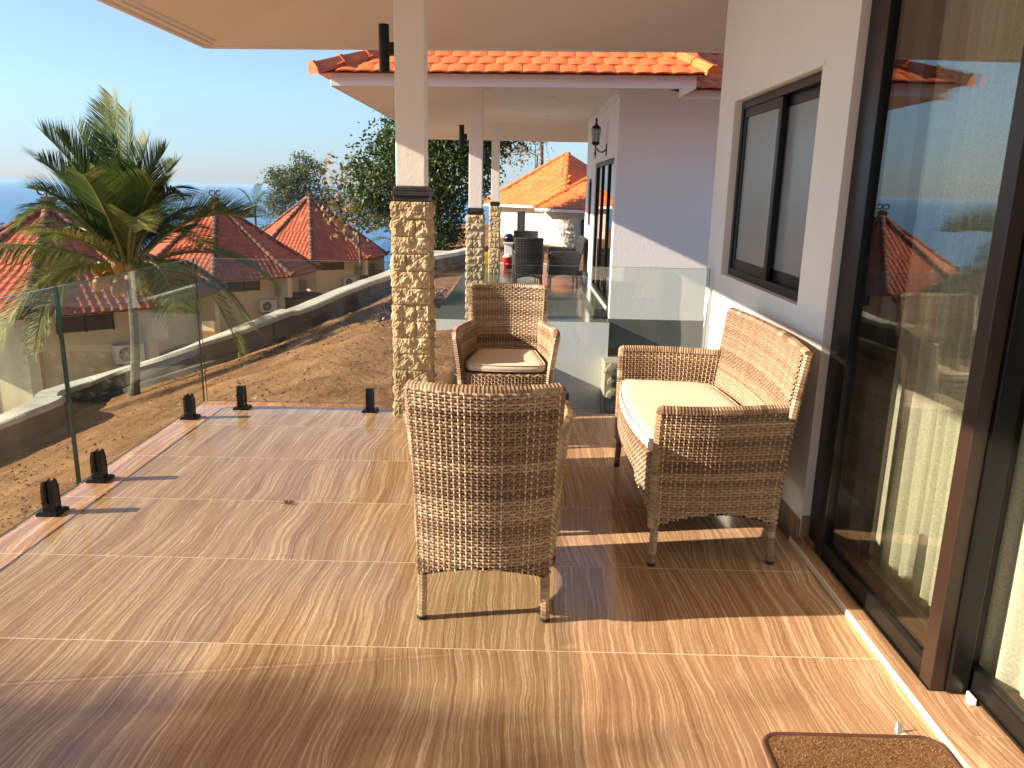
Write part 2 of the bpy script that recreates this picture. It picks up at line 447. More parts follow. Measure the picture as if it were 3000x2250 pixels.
# ============================================================ TERRACE FLOOR
slab = boxo('terrace_floor', M_GROUT, None, -2.155, 1.203, -4, 5.122, -.06, -.0004, kind='structure')
boxo('floor_edge', M_SLAB, slab, -2.13, 1.2, -4, 5.09, -2.4, -.0605)
XL = [-2.158, -1.671, -1.071, -.471, .129, .729, 1.205]
YL = [-3.72+.6*k for k in range(15)] + [5.125]
g = .0015
tilem = {}
for i in range(len(XL)-1):
    for j in range(len(YL)-1):
        wx = round(XL[i+1]-XL[i], 3); wy = round(YL[j+1]-YL[j], 3)
        if (wx, wy) not in tilem:
            t = MB(); t.box(.0006, wx-.0006, g, wy-g, -.0003, .0)
            tilem[(wx, wy)] = t.mesh('floor_tile', M_TILE)
        inst(tilem[(wx, wy)], 'floor_tile', slab, (XL[i], YL[j], 0))
# raised door threshold
th = boxo('door_threshold', M_GROUT, None, 1.2075, 1.62, -3, 3.17, -.06, .0235, kind='structure')
boxo('threshold_edge', mat('pale_edge_trim', (0.80,0.60,0.38), 0.45, (0.86,0.68,0.46), 14, 0, 30, .4, stretch=(1,6,1)), th, 1.2035, 1.2070, -3, 3.165, 0.0005, .0258)
yy = -2.92
while yy < 3.16:
    y1 = min(yy+.6, 3.165)
    t = MB(); t.box(1.2078, 1.62, yy+g, y1-g, .024, .0255)
    t.obj('floor_tile', M_TILE, th); yy += .6

# ============================================================ THE HOUSE ON THE RIGHT
HV = thing('villa', 'white rendered villa whose porch, sliding door and frosted window fill the right of the terrace', 'house', (1.25, 3, 0))
def hb(name, m, x0, x1, y0, y1, z0, z1, parent=None, bevel=0):
    o = boxo(name, m, parent or HV, x0, x1, y0, y1, z0, z1, bevel)
    if parent is None: o.location = (-1.25, -3, 0)
    return o
def hpar(o): o.parent = HV; o.location = (-1.25, -3, 0); return o
# front wall built round the window opening
WZ0, WZ1, WY0, WY1 = .99, 1.995, 3.505, 4.86
b = MB()
b.box(1.25, 1.42, 3.17, WY0, -2.4, 2.86); b.box(1.25, 1.42, WY1, 5.25, -2.4, 2.86)
b.box(1.25, 1.42, WY0, WY1, -2.4, WZ0); b.box(1.25, 1.42, WY0, WY1, WZ1, 2.86)
b.box(1.42, 5, 5.08, 5.25, -2.4, 2.86)
hpar(b.obj('front_wall', M_WALL))
hb('reveal_moulding', M_WALL, 1.243, 1.262, WY0-.03, WY1+.03, WZ1+.002, WZ1+.022)
hb('reveal_moulding', M_WALL, 1.243, 1.262, WY1+.002, WY1+.022, WZ0-.02, WZ1+.001)
# skirting of floor tile
for a in range(4):
    t = MB(); t.box(1.238, 1.2495, 3.172+a*.52, min(3.172+a*.52+.517, 5.07), .0005, .095); hpar(t.obj('skirting_tile', M_TILE))
t = MB(); t.box(1.2505, 1.292, 3.158, 3.1695, .0265, .12); hpar(t.obj('skirting_tile', M_TILE))
# frosted sliding window
wf = MB(); X0, X1 = 1.285, 1.36; f = .045
wf.box(X0, X1, WY0+.002, WY0+f, WZ0+.002, WZ1-.002); wf.box(X0, X1, WY1-f, WY1-.002, WZ0+.002, WZ1-.002)
wf.box(X0, X1, WY0+f, WY1-f, WZ0+.002, WZ0+f); wf.box(X0, X1, WY0+f, WY1-f, WZ1-f, WZ1-.002)
WF = hpar(wf.obj('window_frame', M_BLACK, bevel=.003))
def sash(xc, y0, y1):
    s = MB(); s.box(xc-.012, xc+.012, y0, y0+.05, WZ0+f, WZ1-f); s.box(xc-.012, xc+.012, y1-.05, y1, WZ0+f, WZ1-f)
    s.box(xc-.012, xc+.012, y0+.05, y1-.05, WZ0+f, WZ0+f+.055); s.box(xc-.012, xc+.012, y0+.05, y1-.05, WZ1-f-.05, WZ1-f)
    s.obj('sash', M_BLACK, WF, bevel=.002)
    boxo('frosted_pane', M_FROST, WF, xc-.003, xc+.003, y0+.05, y1-.05, WZ0+f+.055, WZ1-f-.05)
sash(1.305, 4.13, WY1-f-.001); sash(1.338, WY0+f+.001, 4.22)
# wall outlet behind the bench
o = thing('wall_outlet', 'white socket plate low on the wall behind the wicker bench', 'outlet', (1.2475, 3.62, .33))
boxo('plate', M_PLASTIC, o, -.006, .002, -.045, .045, -.055, .055, .004); boxo('socket', M_AC, o, -.009, -.0065, -.02, .02, -.02, .02, .003)

# sliding glass doors
def door_panel(name, label, x, y0, y1, wn, wf_, near_m, rail=.1, top=2.32, th=.045):
    d = thing(name, label, 'glass door', (x, (y0+y1)/2, .026)); oy = -(y0+y1)/2
    def bx(nm, m, a, bb, c, dd, e, ff, bev=.003): return boxo(nm, m, d, a-x, bb-x, c+oy, dd+oy, e-.026, ff-.026, bev)
    bx('stile', M_BLACK, x, x+th, y1-wf_, y1, .028, top)
    bx('stile', near_m, x, x+th, y0, y0+wn, .028, top)
    bx('bottom_rail', M_BLACK, x+.004, x+th-.002, y0+wn+.001, y1-wf_-.001, .035, .035+rail)
    bx('top_rail', M_BLACK, x+.004, x+th-.002, y0+wn+.001, y1-wf_-.001, top-.09, top)
    bx('door_glass', M_DOORGLASS, x+.02, x+.026, y0+wn, y1-wf_, .035+rail, top-.09, 0)
    return d
door_panel('sliding_door', 'outermost dark framed glass sliding door beside the wicker bench, reflecting the roof and palm', 1.262, 2.075, 3.02, .065, .07, M_BROWN, .06)
door_panel('sliding_door', 'dark framed glass sliding door behind the first one, its lower rail low against the curtain', 1.322, 2.10, 2.87, .04, .10, M_BLACK, .10)
door_panel('sliding_door', 'dark framed glass sliding door at the right edge of the picture, beside the white plastic guide', 1.375, 1.0, 2.17, .07, .06, M_BLACK, .07)
# frame, track and end post
b = MB()
b.box(1.285, 1.44, 3.03, 3.168, .026, 2.42)
b.box(1.258, 1.45, 2.078, 3.028, .0265, .0335); b.box(1.305, 1.318, 2.078, 3.028, .0335, .048); b.box(1.372, 1.384, 1.0, 3.028, .0335, .044)
b.box(1.258, 1.45, -2.4, 3.168, 2.325, 2.42)
hpar(b.obj('door_frame', M_BLACK, bevel=.002))
hpar((lambda q: (q.box(1.309, 1.368, 2.062, 2.085, .03, 2.32), q)[1])(MB()).obj('end_post', M_BLACK, bevel=.002))
b = MB(); b.box(1.25, 1.42, -4, 3.165, 2.43, 2.86); hpar(b.obj('lintel_wall', M_WALL))
b = MB(); b.box(1.40, 1.46, .7, .995, .03, 2.32); b.box(1.25, 1.42, -4, .7, .0, 2.43); hpar(b.obj('side_wall', M_WALL))
# room behind the glass
b = MB(); b.box(1.64, 5, -4, 5.07, -.01, .02); hpar(b.obj('room_floor', M_TILE))
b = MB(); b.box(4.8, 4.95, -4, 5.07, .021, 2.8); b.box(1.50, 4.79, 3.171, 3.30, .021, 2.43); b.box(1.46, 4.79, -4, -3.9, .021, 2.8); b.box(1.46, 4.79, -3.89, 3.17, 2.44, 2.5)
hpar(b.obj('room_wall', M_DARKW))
b = MB(); b.box(1.443, 1.60, 3.17, 3.185, .021, 2.43); hpar(b.obj('room_reveal', M_WALL))

# sheer curtains
def sheer():
    m = bpy.data.materials.new('sheer_curtain'); m.use_nodes = True; n = m.node_tree; bb = n.nodes['Principled BSDF']
    tc = n.nodes.new('ShaderNodeTexCoord'); t = n.nodes.new('ShaderNodeTexNoise'); t.inputs['Scale'].default_value = 160; t.inputs['Detail'].default_value = 3
    n.links.new(tc.outputs['Object'], t.inputs[0]); r = n.nodes.new('ShaderNodeValToRGB')
    r.color_ramp.elements[0].position = .35; r.color_ramp.elements[0].color = (.66,.66,.54,1); r.color_ramp.elements[1].position = .7; r.color_ramp.elements[1].color = (.92,.92,.80,1)
    n.links.new(t.outputs[0], r.inputs[0]); n.links.new(r.outputs[0], bb.inputs['Base Color']); bb.inputs['Roughness'].default_value = .8
    tl = n.nodes.new('ShaderNodeBsdfTranslucent'); n.links.new(r.outputs[0], tl.inputs[0]); tr_ = n.nodes.new('ShaderNodeBsdfTransparent')
    m1 = n.nodes.new('ShaderNodeMixShader'); m1.inputs[0].default_value = .30; m2 = n.nodes.new('ShaderNodeMixShader'); m2.inputs[0].default_value = .05
    n.links.new(bb.outputs[0], m1.inputs[1]); n.links.new(tl.outputs[0], m1.inputs[2]); n.links.new(m1.outputs[0], m2.inputs[1]); n.links.new(tr_.outputs[0], m2.inputs[2])
    n.links.new(m2.outputs[0], n.nodes['Material Output'].inputs[0]); return m
M_SHEER = sheer()
def curtain(y0, y1, x, seed, label, amp=.024, wl=.085):
    rnd = random.Random(seed); b = MB(); n = int((y1-y0)/.006); ph = 0; cols = []
    k = 0; ys_ = []
    for i in range(n+1):
        y = y0+(y1-y0)*i/n
        ph += .006/wl*2*PI*(1+.55*math.sin(y*7+seed)+.35*math.sin(y*19+seed*2))
        ys_.append((y, ph))
    zs = [.03, .2, .6, 1.2, 1.8, 2.40]
    for z in zs:
        for y, p in ys_:
            a = amp*(1+.35*math.sin(y*11+seed))*(1-.25*z/2.4)
            b.v.append((x+a*math.sin(p+.15*math.sin(z*2+y*5))+.010*math.sin(p*2.3), y+.006*math.sin(z*3+p), z))
    for j in range(len(zs)-1):
        for i in range(n): q = j*(n+1)+i; b.face(q, q+1, q+n+2, q+n+1)
    return tag(b.obj('curtain', M_SHEER, smooth=True), label, 'curtain')
curtain(1.0, 3.0, 1.465, 3, 'pale sheer curtain hanging in folds behind the glass doors')
curtain(3.015, 3.15, 1.475, 9, 'narrow gathered sheer curtain strip at the far end of the glass doors', .024, .06)

# porch roof: fascia, sloping soffit, ceiling, tiles above
EX, EY, EZ = -2.63, 6.90, 2.57
IX, IY, IZ = -.90, 5.16, 2.80
b = MB()
b.poly([(EX+.02,-6,EZ),(EX+.02,EY-.02,EZ),(IX,IY,IZ),(IX,-6,IZ)])
b.poly([(EX+.02,EY-.02,EZ),(6,EY-.02,EZ+.09),(6,IY,IZ),(IX,IY,IZ)])
b.poly([(IX,-6,IZ),(IX,IY,IZ),(6,IY,IZ),(6,-6,IZ)])
hpar(b.obj('soffit', M_SOFFIT))
b = MB(); b.box(EX-.015, EX+.018, -6, EY+.0, EZ-.018, EZ+.19); i0 = len(b.v)
for (xa, dz) in ((EX+.019, 0), (6, .09)): b.v += [(xa, EY-.018, EZ-.018+dz), (xa, EY+.015, EZ-.018+dz), (xa, EY+.015, EZ+.19+dz), (xa, EY-.018, EZ+.19+dz)]
for k in range(4): b.face(i0+k, i0+(k+1)%4, i0+4+(k+1)%4, i0+4+k)
b.box(EX+.06, EX+.10, -6, EY-.1, EZ-.010, EZ+.02); b.box(EX+.13, EX+.15, -6, EY-.17, EZ-.002, EZ+.03)
hpar(b.obj('fascia', M_SOFFIT))
b = MB(); zt = EZ+.2; sl = math.tan(R(23))
b.poly([(EX-.1,-6,zt),(1.5,-6,zt+4.1*sl),(1.5,EY+.1-4.1,zt+4.1*sl),(EX-.1,EY+.1,zt)][::-1]); b.poly([(EX-.1,EY+.1,zt),(1.5,EY+.1-4.1,zt+4.1*sl),(6,EY+.1-4.1,zt+4.1*sl),(6,EY+.1,zt)][::-1])
hpar(b.obj('roof', M_ORANGE))

# --- pillars -------------------------------------------------
def rough_block(w, h, seed, nxs=14, nys=6):
    """rock-faced block: front face in the xz plane, bulging towards -y"""
    b = MB()
    for j in range(nys+1):
        for i in range(nxs+1):
            x = -w/2+w*i/nxs; z = -h/2+h*j/nys
            e = min(i, nxs-i)/nxs*5; e2 = min(j, nys-j)/nys*4
            k = min(1, .62+e*.6)*min(1, .62+e2*.6)
            d = .016+.014*noise.noise(Vector((x*19+seed*5.3, z*19, seed)))+.016*abs(noise.noise(Vector((x*38, z*38+seed, seed*2))))+.007*noise.noise(Vector((x*95, z*95, seed)))
            b.v.append((x+.003*noise.noise(Vector((x*60, z*60, seed))), -max(.002, d*k+.004), z))
    for j in range(nys):
        for i in range(nxs): q = j*(nxs+1)+i; b.face(q, q+1, q+nxs+2, q+nxs+1)
    # skirt back to the core
    def ringidx():
        r = [i for i in range(nxs+1)]+[ (j)*(nxs+1)+nxs for j in range(1,nys+1)]+[nys*(nxs+1)+i for i in range(nxs-1,-1,-1)]+[j*(nxs+1) for j in range(nys-1,0,-1)]
        return r
    r = ringidx(); s0 = len(b.v)
    for q in r: v = b.v[q]; b.v.append((v[0], .004, v[2]))
    n = len(r)
    for i in range(n): b.face(r[i], s0+i, s0+(i+1)%n, r[(i+1)%n])
    return b.mesh('stone_block', M_STONE)
BL = {}
def block(w, h, rnd, fine):
    k = (round(w, 2), rnd.randint(0, 4), fine)
    if k not in BL: BL[k] = rough_block(w, h, len(BL)+1, int(w*110) if fine else 8, 10 if fine else 5)
    return BL[k]
def pillar(parent, x0, x1, y0, y1, zb, ztop, bandz, courses, fine=True, seed=1):
    """shaft box x0..x1,y0..y1 with a wider stone-clad base"""
    rnd = random.Random(seed); e = .028
    P = bpy.data.objects.new('pillar', None); COL.objects.link(P); P.parent = parent; P.location = ((x0+x1)/2-parent.location.x, (y0+y1)/2-parent.location.y, zb-parent.location.z)
    cx, cy = (x0+x1)/2, (y0+y1)/2; w = (x1-x0)/2; d = (y1-y0)/2; H = bandz-zb
    boxo('shaft', M_WALL, P, -w, w, -d, d, H+.09, ztop-zb, .006)
    s = MB(); s.box(-w-.018, w+.018, -d-.018, d+.018, H+.002, H+.032); s.box(-w-.026, w+.026, -d-.026, d+.026, H+.0325, H+.062); s.box(-w-.014, w+.014, -d-.014, d+.014, H+.0625, H+.09)
    s.obj('moulding_band', M_BAND, P, bevel=.005)
    boxo('mortar_core', M_MORTAR, P, -w-e+.018, w+e-.018, -d-e+.018, d+e-.018, 0, H)
    ch = H/courses; W = 2*(w+e); D = 2*(d+e)
    for c in range(courses):
        z = ch*(c+.5); hh = ch-.002
        for side in range(4):
            L = W if side in (0, 2) else D
            if c % 3 == 1 or L < .2 or rnd.random() < .35: parts = [L]
            else: a = L*rnd.choice((.38, .62, .7)); parts = [a, L-a]
            p = -L/2
            for a in parts:
                me = block(a-.003, hh, rnd, fine); mid = p+a/2; p += a
                ang = (0, PI/2, PI, -PI/2)[side]
                off = (Vector((mid, -d-e+.016, z)), Vector((w+e-.016, mid, z)), Vector((-mid, d+e-.016, z)), Vector((-w-e+.016, -mid, z)))[side]
                o = inst(me, 'stone_block', P, off, (0, 0, ang)); o.scale = ((a-.003)/round(a-.003, 2) if a > .02 else 1, 1, hh/(0.103 if fine else .103))
    return P
_rb = rough_block
def rough_block(w, h, seed, a, b_): return _rb(w, .103, seed, a, b_)
P1 = pillar(HV, -.772, -.592, 4.955, 5.135, .001, 2.82, 1.385, 13, True, 4)
# tall black wall lights on the pillars
def tube_light(x, y, z0, z1, r, label, side):
    t = thing('tube_light', label, 'wall light', (x, y, (z0+z1)/2), 0, 'black up and down lights on the porch pillars')
    h = (z1-z0)/2; b = MB(); b.lathe([(r*.86, -h+.004), (r, -h), (r, h), (r*.86, h-.004)], 20); b.obj('lamp_tube', M_BLACK, t, smooth=False)
    boxo('bracket', M_BLACK, t, r*.6, side, -.03, .03, -h*.28, h*.24)
    return t
tube_light(-.845, 5.05, 2.145, 2.415, .032, 'black tube light high on the nearest porch pillar', .072)

# ============================================================ GLASS BALUSTRADE
GZ0, GZ1 = .052, 1.0
def glass_pane(parent, x0, x1, y0, y1):
    lx = x1-x0 > y1-y0
    e = .0012
    p = boxo('glass_pane', M_GLASS, parent, x0, x1, y0, y1, GZ0, GZ1)
    # dark green cut edges, each a thin strip proud of the sheet
    b = MB()
    if lx:
        b.box(x0-e, x0-.0002, y0, y1, GZ0, GZ1); b.box(x1+.0002, x1+e, y0, y1, GZ0, GZ1)
        b.box(x0, x1, y0, y1, GZ1+.0002, GZ1+e); b.box(x0, x1, y0, y1, GZ0-e, GZ0-.0002)
    else:
        b.box(x0, x1, y0-e, y0-.0002, GZ0, GZ1); b.box(x0, x1, y1+.0002, y1+e, GZ0, GZ1)
        b.box(x0, x1, y0, y1, GZ1+.0002, GZ1+e); b.box(x0, x1, y0, y1, GZ0-e, GZ0-.0002)
    b.obj('cut_edge', M_EDGE, p)
def spigot(parent, x, y, along):
    s = bpy.data.objects.new('spigot', None); COL.objects.link(s); s.parent = parent; s.location = (x, y, .0005)
    if along == 'y': s.rotation_euler = (0, 0, PI/2)
    # glass runs along local x; two cheeks grip it
    b = MB()
    for sg in (-1, 1):
        prof = [(.008*sg, 0), (.024*sg, 0), (.027*sg, .05), (.026*sg, .12), (.019*sg, .152), (.009*sg, .156)]
        for xa in (0,):
            i0 = len(b.v)
            for xx in (-.024, .024):
                for (yy, zz) in prof: b.v.append((xx, yy, zz))
            n = len(prof)
            b.face(*[i0+k for k in range(n)]); b.face(*[i0+n+k for k in reversed(range(n))])
            for k in range(n): b.face(i0+k, i0+(k+1)%n, i0+n+(k+1)%n, i0+n+k)
    b.box(-.024, .024, -.0075, .0075, .0, .045)
    b.obj('clamp_body', M_BLACK, s, bevel=.003)
    c = MB(); c.box(-.05, .05, -.05, .05, 0, .012); c.box(-.044, .044, -.044, .044, .0122, .017)
    c.obj('base_plate', M_BLACK, s, bevel=.003)
GL = thing('glass_balustrade', 'frameless glass balustrade on black floor clamps along the left edge of the terrace', 'glass railing', (-2.1, 3, 0))
GL2 = thing('glass_balustrade', 'frameless glass balustrade panel at the far edge, left of the stone pillar', 'glass railing', (-1.45, 5.06, 0))
GL3 = thing('glass_balustrade', 'frameless glass balustrade panel at the far edge, between stone pillar and villa wall', 'glass railing', (.35, 5.06, 0))
def sub(parent, fn, *a):
    before = set(o.name for o in parent.children); fn(parent, *a)
    for o in parent.children:
        if o.name not in before:
            if o.type == 'MESH': o.data.transform(Matrix.Translation(-Vector(parent.location)));  [c.data.transform(Matrix.Translation(-Vector(parent.location))) for c in o.children]
            else: o.location = Vector(o.location)-Vector(parent.location)
t2 = .006
for (a, c) in ((3.525, 5.045), (1.955, 3.505), (.385, 1.935), (-1.2, .365)): sub(GL, glass_pane, -2.1-t2, -2.1+t2, a, c)
for yv in (4.81, 3.70, 3.285, 2.15, 1.74, .6, .15): sub(GL, spigot, -2.1+.02, yv, 'y')
for o in GL.children:
    if o.name.startswith('spigot'): o.location.x = -.0+.0
sub(GL2, glass_pane, -2.085, -.83, 5.06-t2, 5.06+t2)
for xv in (-1.85, -.985): sub(GL2, spigot, xv, 5.06, 'x')
sub(GL3, glass_pane, -.535, 1.225, 5.06-t2, 5.06+t2)
for xv in (-.32, .325, 1.0): sub(GL3, spigot, xv, 5.06, 'x')

# ============================================================ WICKER FURNITURE
def weave(mb, P, wid, hgt, u0=0, u1=1, vlo=None, vhi=None, rp=.0112, sp=.0185, amp=.0036, seed=0, flip=1, back=True, su=None):
    """real over-and-under strands on the surface P(u,v); u along the rows, v upwards"""
    rnd = random.Random(seed)
    nr = max(3, int(hgt/rp)); ns = max(3, int(wid/sp))
    vlo = vlo or (lambda u: 0); vhi = vhi or (lambda u: 1)
    def N(u, v):
        h = 1e-3
        a = P(u+h, v)-P(u-h, v); c = P(u, v+h)-P(u, v-h)
        n = a.cross(c); return n.normalized()*flip if n.length > 1e-12 else Vector((0,0,1))
    band = 0.5
    for j in range(nr):
        v = (j+.5)/nr
        # strands come in runs of similar colour
        if rnd.random() < .42: band = rnd.choice((.28, .38, .46, .54, .62, .74))
        base = band+rnd.uniform(-.14, .14)
        dv = .43/nr; prev = None; tt = base
        for k in range(2*ns+1):
            u = u0+(u1-u0)*k/(2*ns)
            if v < vlo(u)+dv or v > vhi(u)-dv: prev = None; continue
            p = P(u, v); n = N(u, v)
            if k % 2 == 0: off = amp*(1 if (k//2+j) % 2 == 0 else -1)
            else: off = 0
            up = (P(u, v+dv)-P(u, v-dv))*.5
            q = [p+n*(off-.0022)-up, p+n*(off+.0016)-up*.45, p+n*(off+.0016)+up*.45, p+n*(off-.0022)+up]
            b = len(mb.v); mb.v += [tuple(x) for x in q]
            if prev is not None:
                mb.ct = max(0, min(1, tt+rnd.uniform(-.10, .10)))
                mb.cm = 0
                for a in range(3): mb.face(prev+a, prev+a+1, b+a+1, b+a)
            prev = b
    mb.cm = 0
    # upright stakes
    for i in range(ns+1):
        u = u0+(u1-u0)*i/ns; du = (u1-u0)/ns*.15; prev = None
        mb.ct = rnd.uniform(.45, .95)
        for j in range(nr):
            v = (j+.5)/nr
            if v < vlo(u) or v > vhi(u): prev = None; continue
            p = P(u, v); n = N(u, v); off = amp*(-1 if (i+j) % 2 == 0 else 1)
            e = (P(u+du, v)-P(u-du, v))*.5
            b = len(mb.v); mb.v += [tuple(p+n*(off-.0006)-e), tuple(p+n*(off+.0013)), tuple(p+n*(off-.0006)+e)]
            if prev is not None: mb.face(prev, prev+1, b+1, b); mb.face(prev+1, prev+2, b+2, b+1)
            prev = b
    # dark core behind the strands
    if back:
        nu, nv = max(4, ns//3), max(4, nr//4); b0 = len(mb.v); mb.ct = 0
        ids = {}
        for j in range(nv+1):
            for i in range(nu+1):
                u = u0+(u1-u0)*i/nu; lo, hi = vlo(u), vhi(u); v = lo+(hi-lo)*j/nv
                ids[i, j] = mb.vert(P(u, v)-N(u, v)*(amp+.0026))
        mb.cm = 1
        for j in range(nv):
            for i in range(nu): mb.face(ids[i, j], ids[i+1, j], ids[i+1, j+1], ids[i, j+1])
        mb.cm = 0

def bound_rail(mb, pts, r, seed=0, step=.0125, n=7):
    """rail wrapped with strands: a tube whose radius ripples with every turn"""
    rnd = random.Random(seed); P = [Vector(p) for p in pts]; out = []; rad = []; tints = []
    acc = [0]
    for a, c in zip(P, P[1:]): acc.append(acc[-1]+(c-a).length)
    L = acc[-1]; N = max(2, int(L/step))*2; base = .6
    for i in range(N+1):
        s = L*i/N; k = 0
        while k < len(acc)-2 and acc[k+1] < s: k += 1
        t = (s-acc[k])/max(1e-9, acc[k+1]-acc[k]); out.append(P[k].lerp(P[k+1], t)); rad.append(r*(1.08 if i % 2 else .93))
    for i in range(N):
        if i % 2 == 0:
            if rnd.random() < .2: base = rnd.choice((.25, .4, .55, .68))
            tv = max(0, min(1, base+rnd.uniform(-.1, .1)))
        tints.append(tv)
    mb.tube(out, rad, n, True, tints)

def wicker_seat(name, label, cat, wr, wf, dep, lean, loc, rz, mats, hgt=.87, arm=.655, seat=.44, bulge=.035, rp=.0112, sp=.0185, fbulge=.02, arch=.058, farch=.09, group=None, seed=0, legr=.0165, flare=.022):
    """armchair or bench facing local +y"""
    T = thing(name, label, cat, loc, rz, group)
    yr, yf = -dep/2, dep/2
    def lb(z): return lean*max(0, (z-.30)/(hgt-.30))**1.25
    def fl(z): return flare*max(0, (z-.36)/.3)**1.5
    z0 = .165
    thick = .034
    # back, outer and inner faces
    def back_o(u, v):
        z = z0+(hgt-z0)*v; x = u*(wr+.010*v)
        return Vector((x, yr-bulge*(1-u*u)-lb(z)-.004, z))
    H = hgt-z0
    zi = seat
    def back_i(u, v):
        z = zi+(hgt-zi)*v; x = u*(wr-.012+.016*v)
        return Vector((x, yr-bulge*(1-u*u)-lb(z)+thick, z))
    b = MB()
    weave(b, back_o, 2*wr, H, -1, 1, lambda u: arch*(1-u*u)/H, None, rp, sp, seed=seed+1, flip=1)
    weave(b, back_i, 2*wr, hgt-zi, -1, 1, None, None, rp, sp, seed=seed+2, flip=-1)
    top = [Vector((u*(wr+.011), yr-bulge*(1-u*u)-lb(hgt)+thick/2-.002, hgt)) for u in [-1+.1*i for i in range(21)]]
    bound_rail(b, top, .0185, seed+3)
    for sg in (-1, 1):
        bound_rail(b, [Vector((sg*(wr+.003+.008*v), yr-lb(arm-.03+(hgt-arm+.03)*v)+thick/2-.002, arm-.03+(hgt-arm+.03)*v)) for v in [k/8 for k in range(9)]], .0175, seed+4+sg)
    b.obj('backrest', mats, T, smooth=False, tint=True)
    # arms: side walls from the back corner to the front, flaring outwards at the top
    for sg in (-1, 1):
        b = MB()
        def side_o(u, v, sg=sg):
            y = yr+(yf-yr)*u; zt = arm; z = z0+(zt-z0)*v
            x = (wr+(wf-wr)*sm(u*1.15)**.8)+fl(z)*sm(u*1.6)+.012*math.sin(PI*u)
            return Vector((sg*x, y-lb(z)*max(0, 1-u*2.2), z))
        def side_i(u, v, sg=sg):
            p = side_o(u, (seat-z0+(arm-seat)*v)/(arm-z0)); return Vector((p.x-sg*thick, p.y, p.z))
        weave(b, side_o, dep, arm-z0, .0, 1, lambda u: arch*1.3*(1-(2*u-1)**2)/(arm-z0), None, rp, sp, seed=seed+10+sg, flip=sg)
        weave(b, side_i, dep, arm-seat, 0.04, 1, None, None, rp, sp, seed=seed+20+sg, flip=-sg)
        tp = [side_o(k/12, 1)-Vector((sg*thick/2, 0, -.002)) for k in range(13)]
        fr = [side_o(1, 1-k/8)-Vector((sg*thick/2, -.002, 0)) for k in range(1, 9)]
        bound_rail(b, tp+fr, .0205, seed+30+sg)
        b.obj('arm', mats, T, tint=True)
    # front apron and seat deck
    b = MB()
    def apron(u, v):
        z = z0+(seat-z0)*v
        return Vector((u*(wf+.0), yf+fbulge*(1-u*u), z))
    weave(b, apron, 2*wf, seat-z0, -1, 1, lambda u: farch*(1-u*u)/(seat-z0), None, rp, sp, seed=seed+41, flip=-1)
    b.obj('apron', mats, T, tint=True)
    b = MB()
    def deck(u, v):
        y = yr+.02+(yf-yr-.02)*v; return Vector((u*(wr+(wf-wr)*v-.02), y+(fbulge*v-bulge*(1-v)*.5)*(1-u*u), seat))
    weave(b, deck, 2*wf, dep, -1, 1, None, None, rp*1.6, sp*1.6, seed=seed+43, flip=1)
    b.obj('seat_deck', mats, T, tint=True)
    for sx in (-1, 1):
        for fy in (0, 1):
            b = MB(); x = sx*((wf if fy else wr)-.012); y = (yf-.006) if fy else (yr+.010)
            L = MB()
            bound_rail(L, [(x, y, z0+.07), (x, y, .10), (x+sx*.003, y+(.004 if fy else -.006), .012)], legr, seed+50+sx+2*fy)
            lg = L.obj('leg', mats, T, tint=True)
            c = MB(); c.lathe([(legr*.8, 0), (legr*1.0, .003), (legr*1.02, .013)], 12, (x+sx*.003, y+(.004 if fy else -.006), 0)); c.obj('foot_cap', M_FOOT, lg)
    return T

def cushion(label, pts_fn, z0, z1, loc, rz, group=None):
    """padded slab: outline from pts_fn(inset), rounded edges, slightly crowned top"""
    b = MB(); h = z1-z0; prof = [(.020, 0), (.006, .10), (0, .3), (0, .55), (.006, .8), (.020, .96), (.05, 1.02), (.10, 1.06), (.16, 1.08)]
    rings = []
    for ins, t in prof:
        P = pts_fn(ins); rings.append((len(b.v), len(P)))
        for i, (x, y) in enumerate(P): b.v.append((x, y, z0+h*t+.0025*noise.noise(Vector((x*9, y*9, t*2)))))
    for (a, n), (c, _) in zip(rings, rings[1:]):
        for i in range(n): b.face(a+i, a+(i+1)%n, c+(i+1)%n, c+i)
    a, n = rings[-1]; b.face(*range(a, a+n)); a, n = rings[0]; b.face(*reversed(range(a, a+n)))
    o = b.obj('seat_cushion', M_CUSH, smooth=True, loc=loc, rotz=rz)
    tag(o, label, 'cushion', group)
    # piping along the top and bottom seams
    for ins, t in ((.004, .16), (.004, .84)):
        P = pts_fn(ins); s = MB(); s.tube([(x, y, z0+h*t) for x, y in P]+[(P[0][0], P[0][1], z0+h*t)], .003, 5, False); s.obj('piping', M_CUSH, o, smooth=True)
    return o
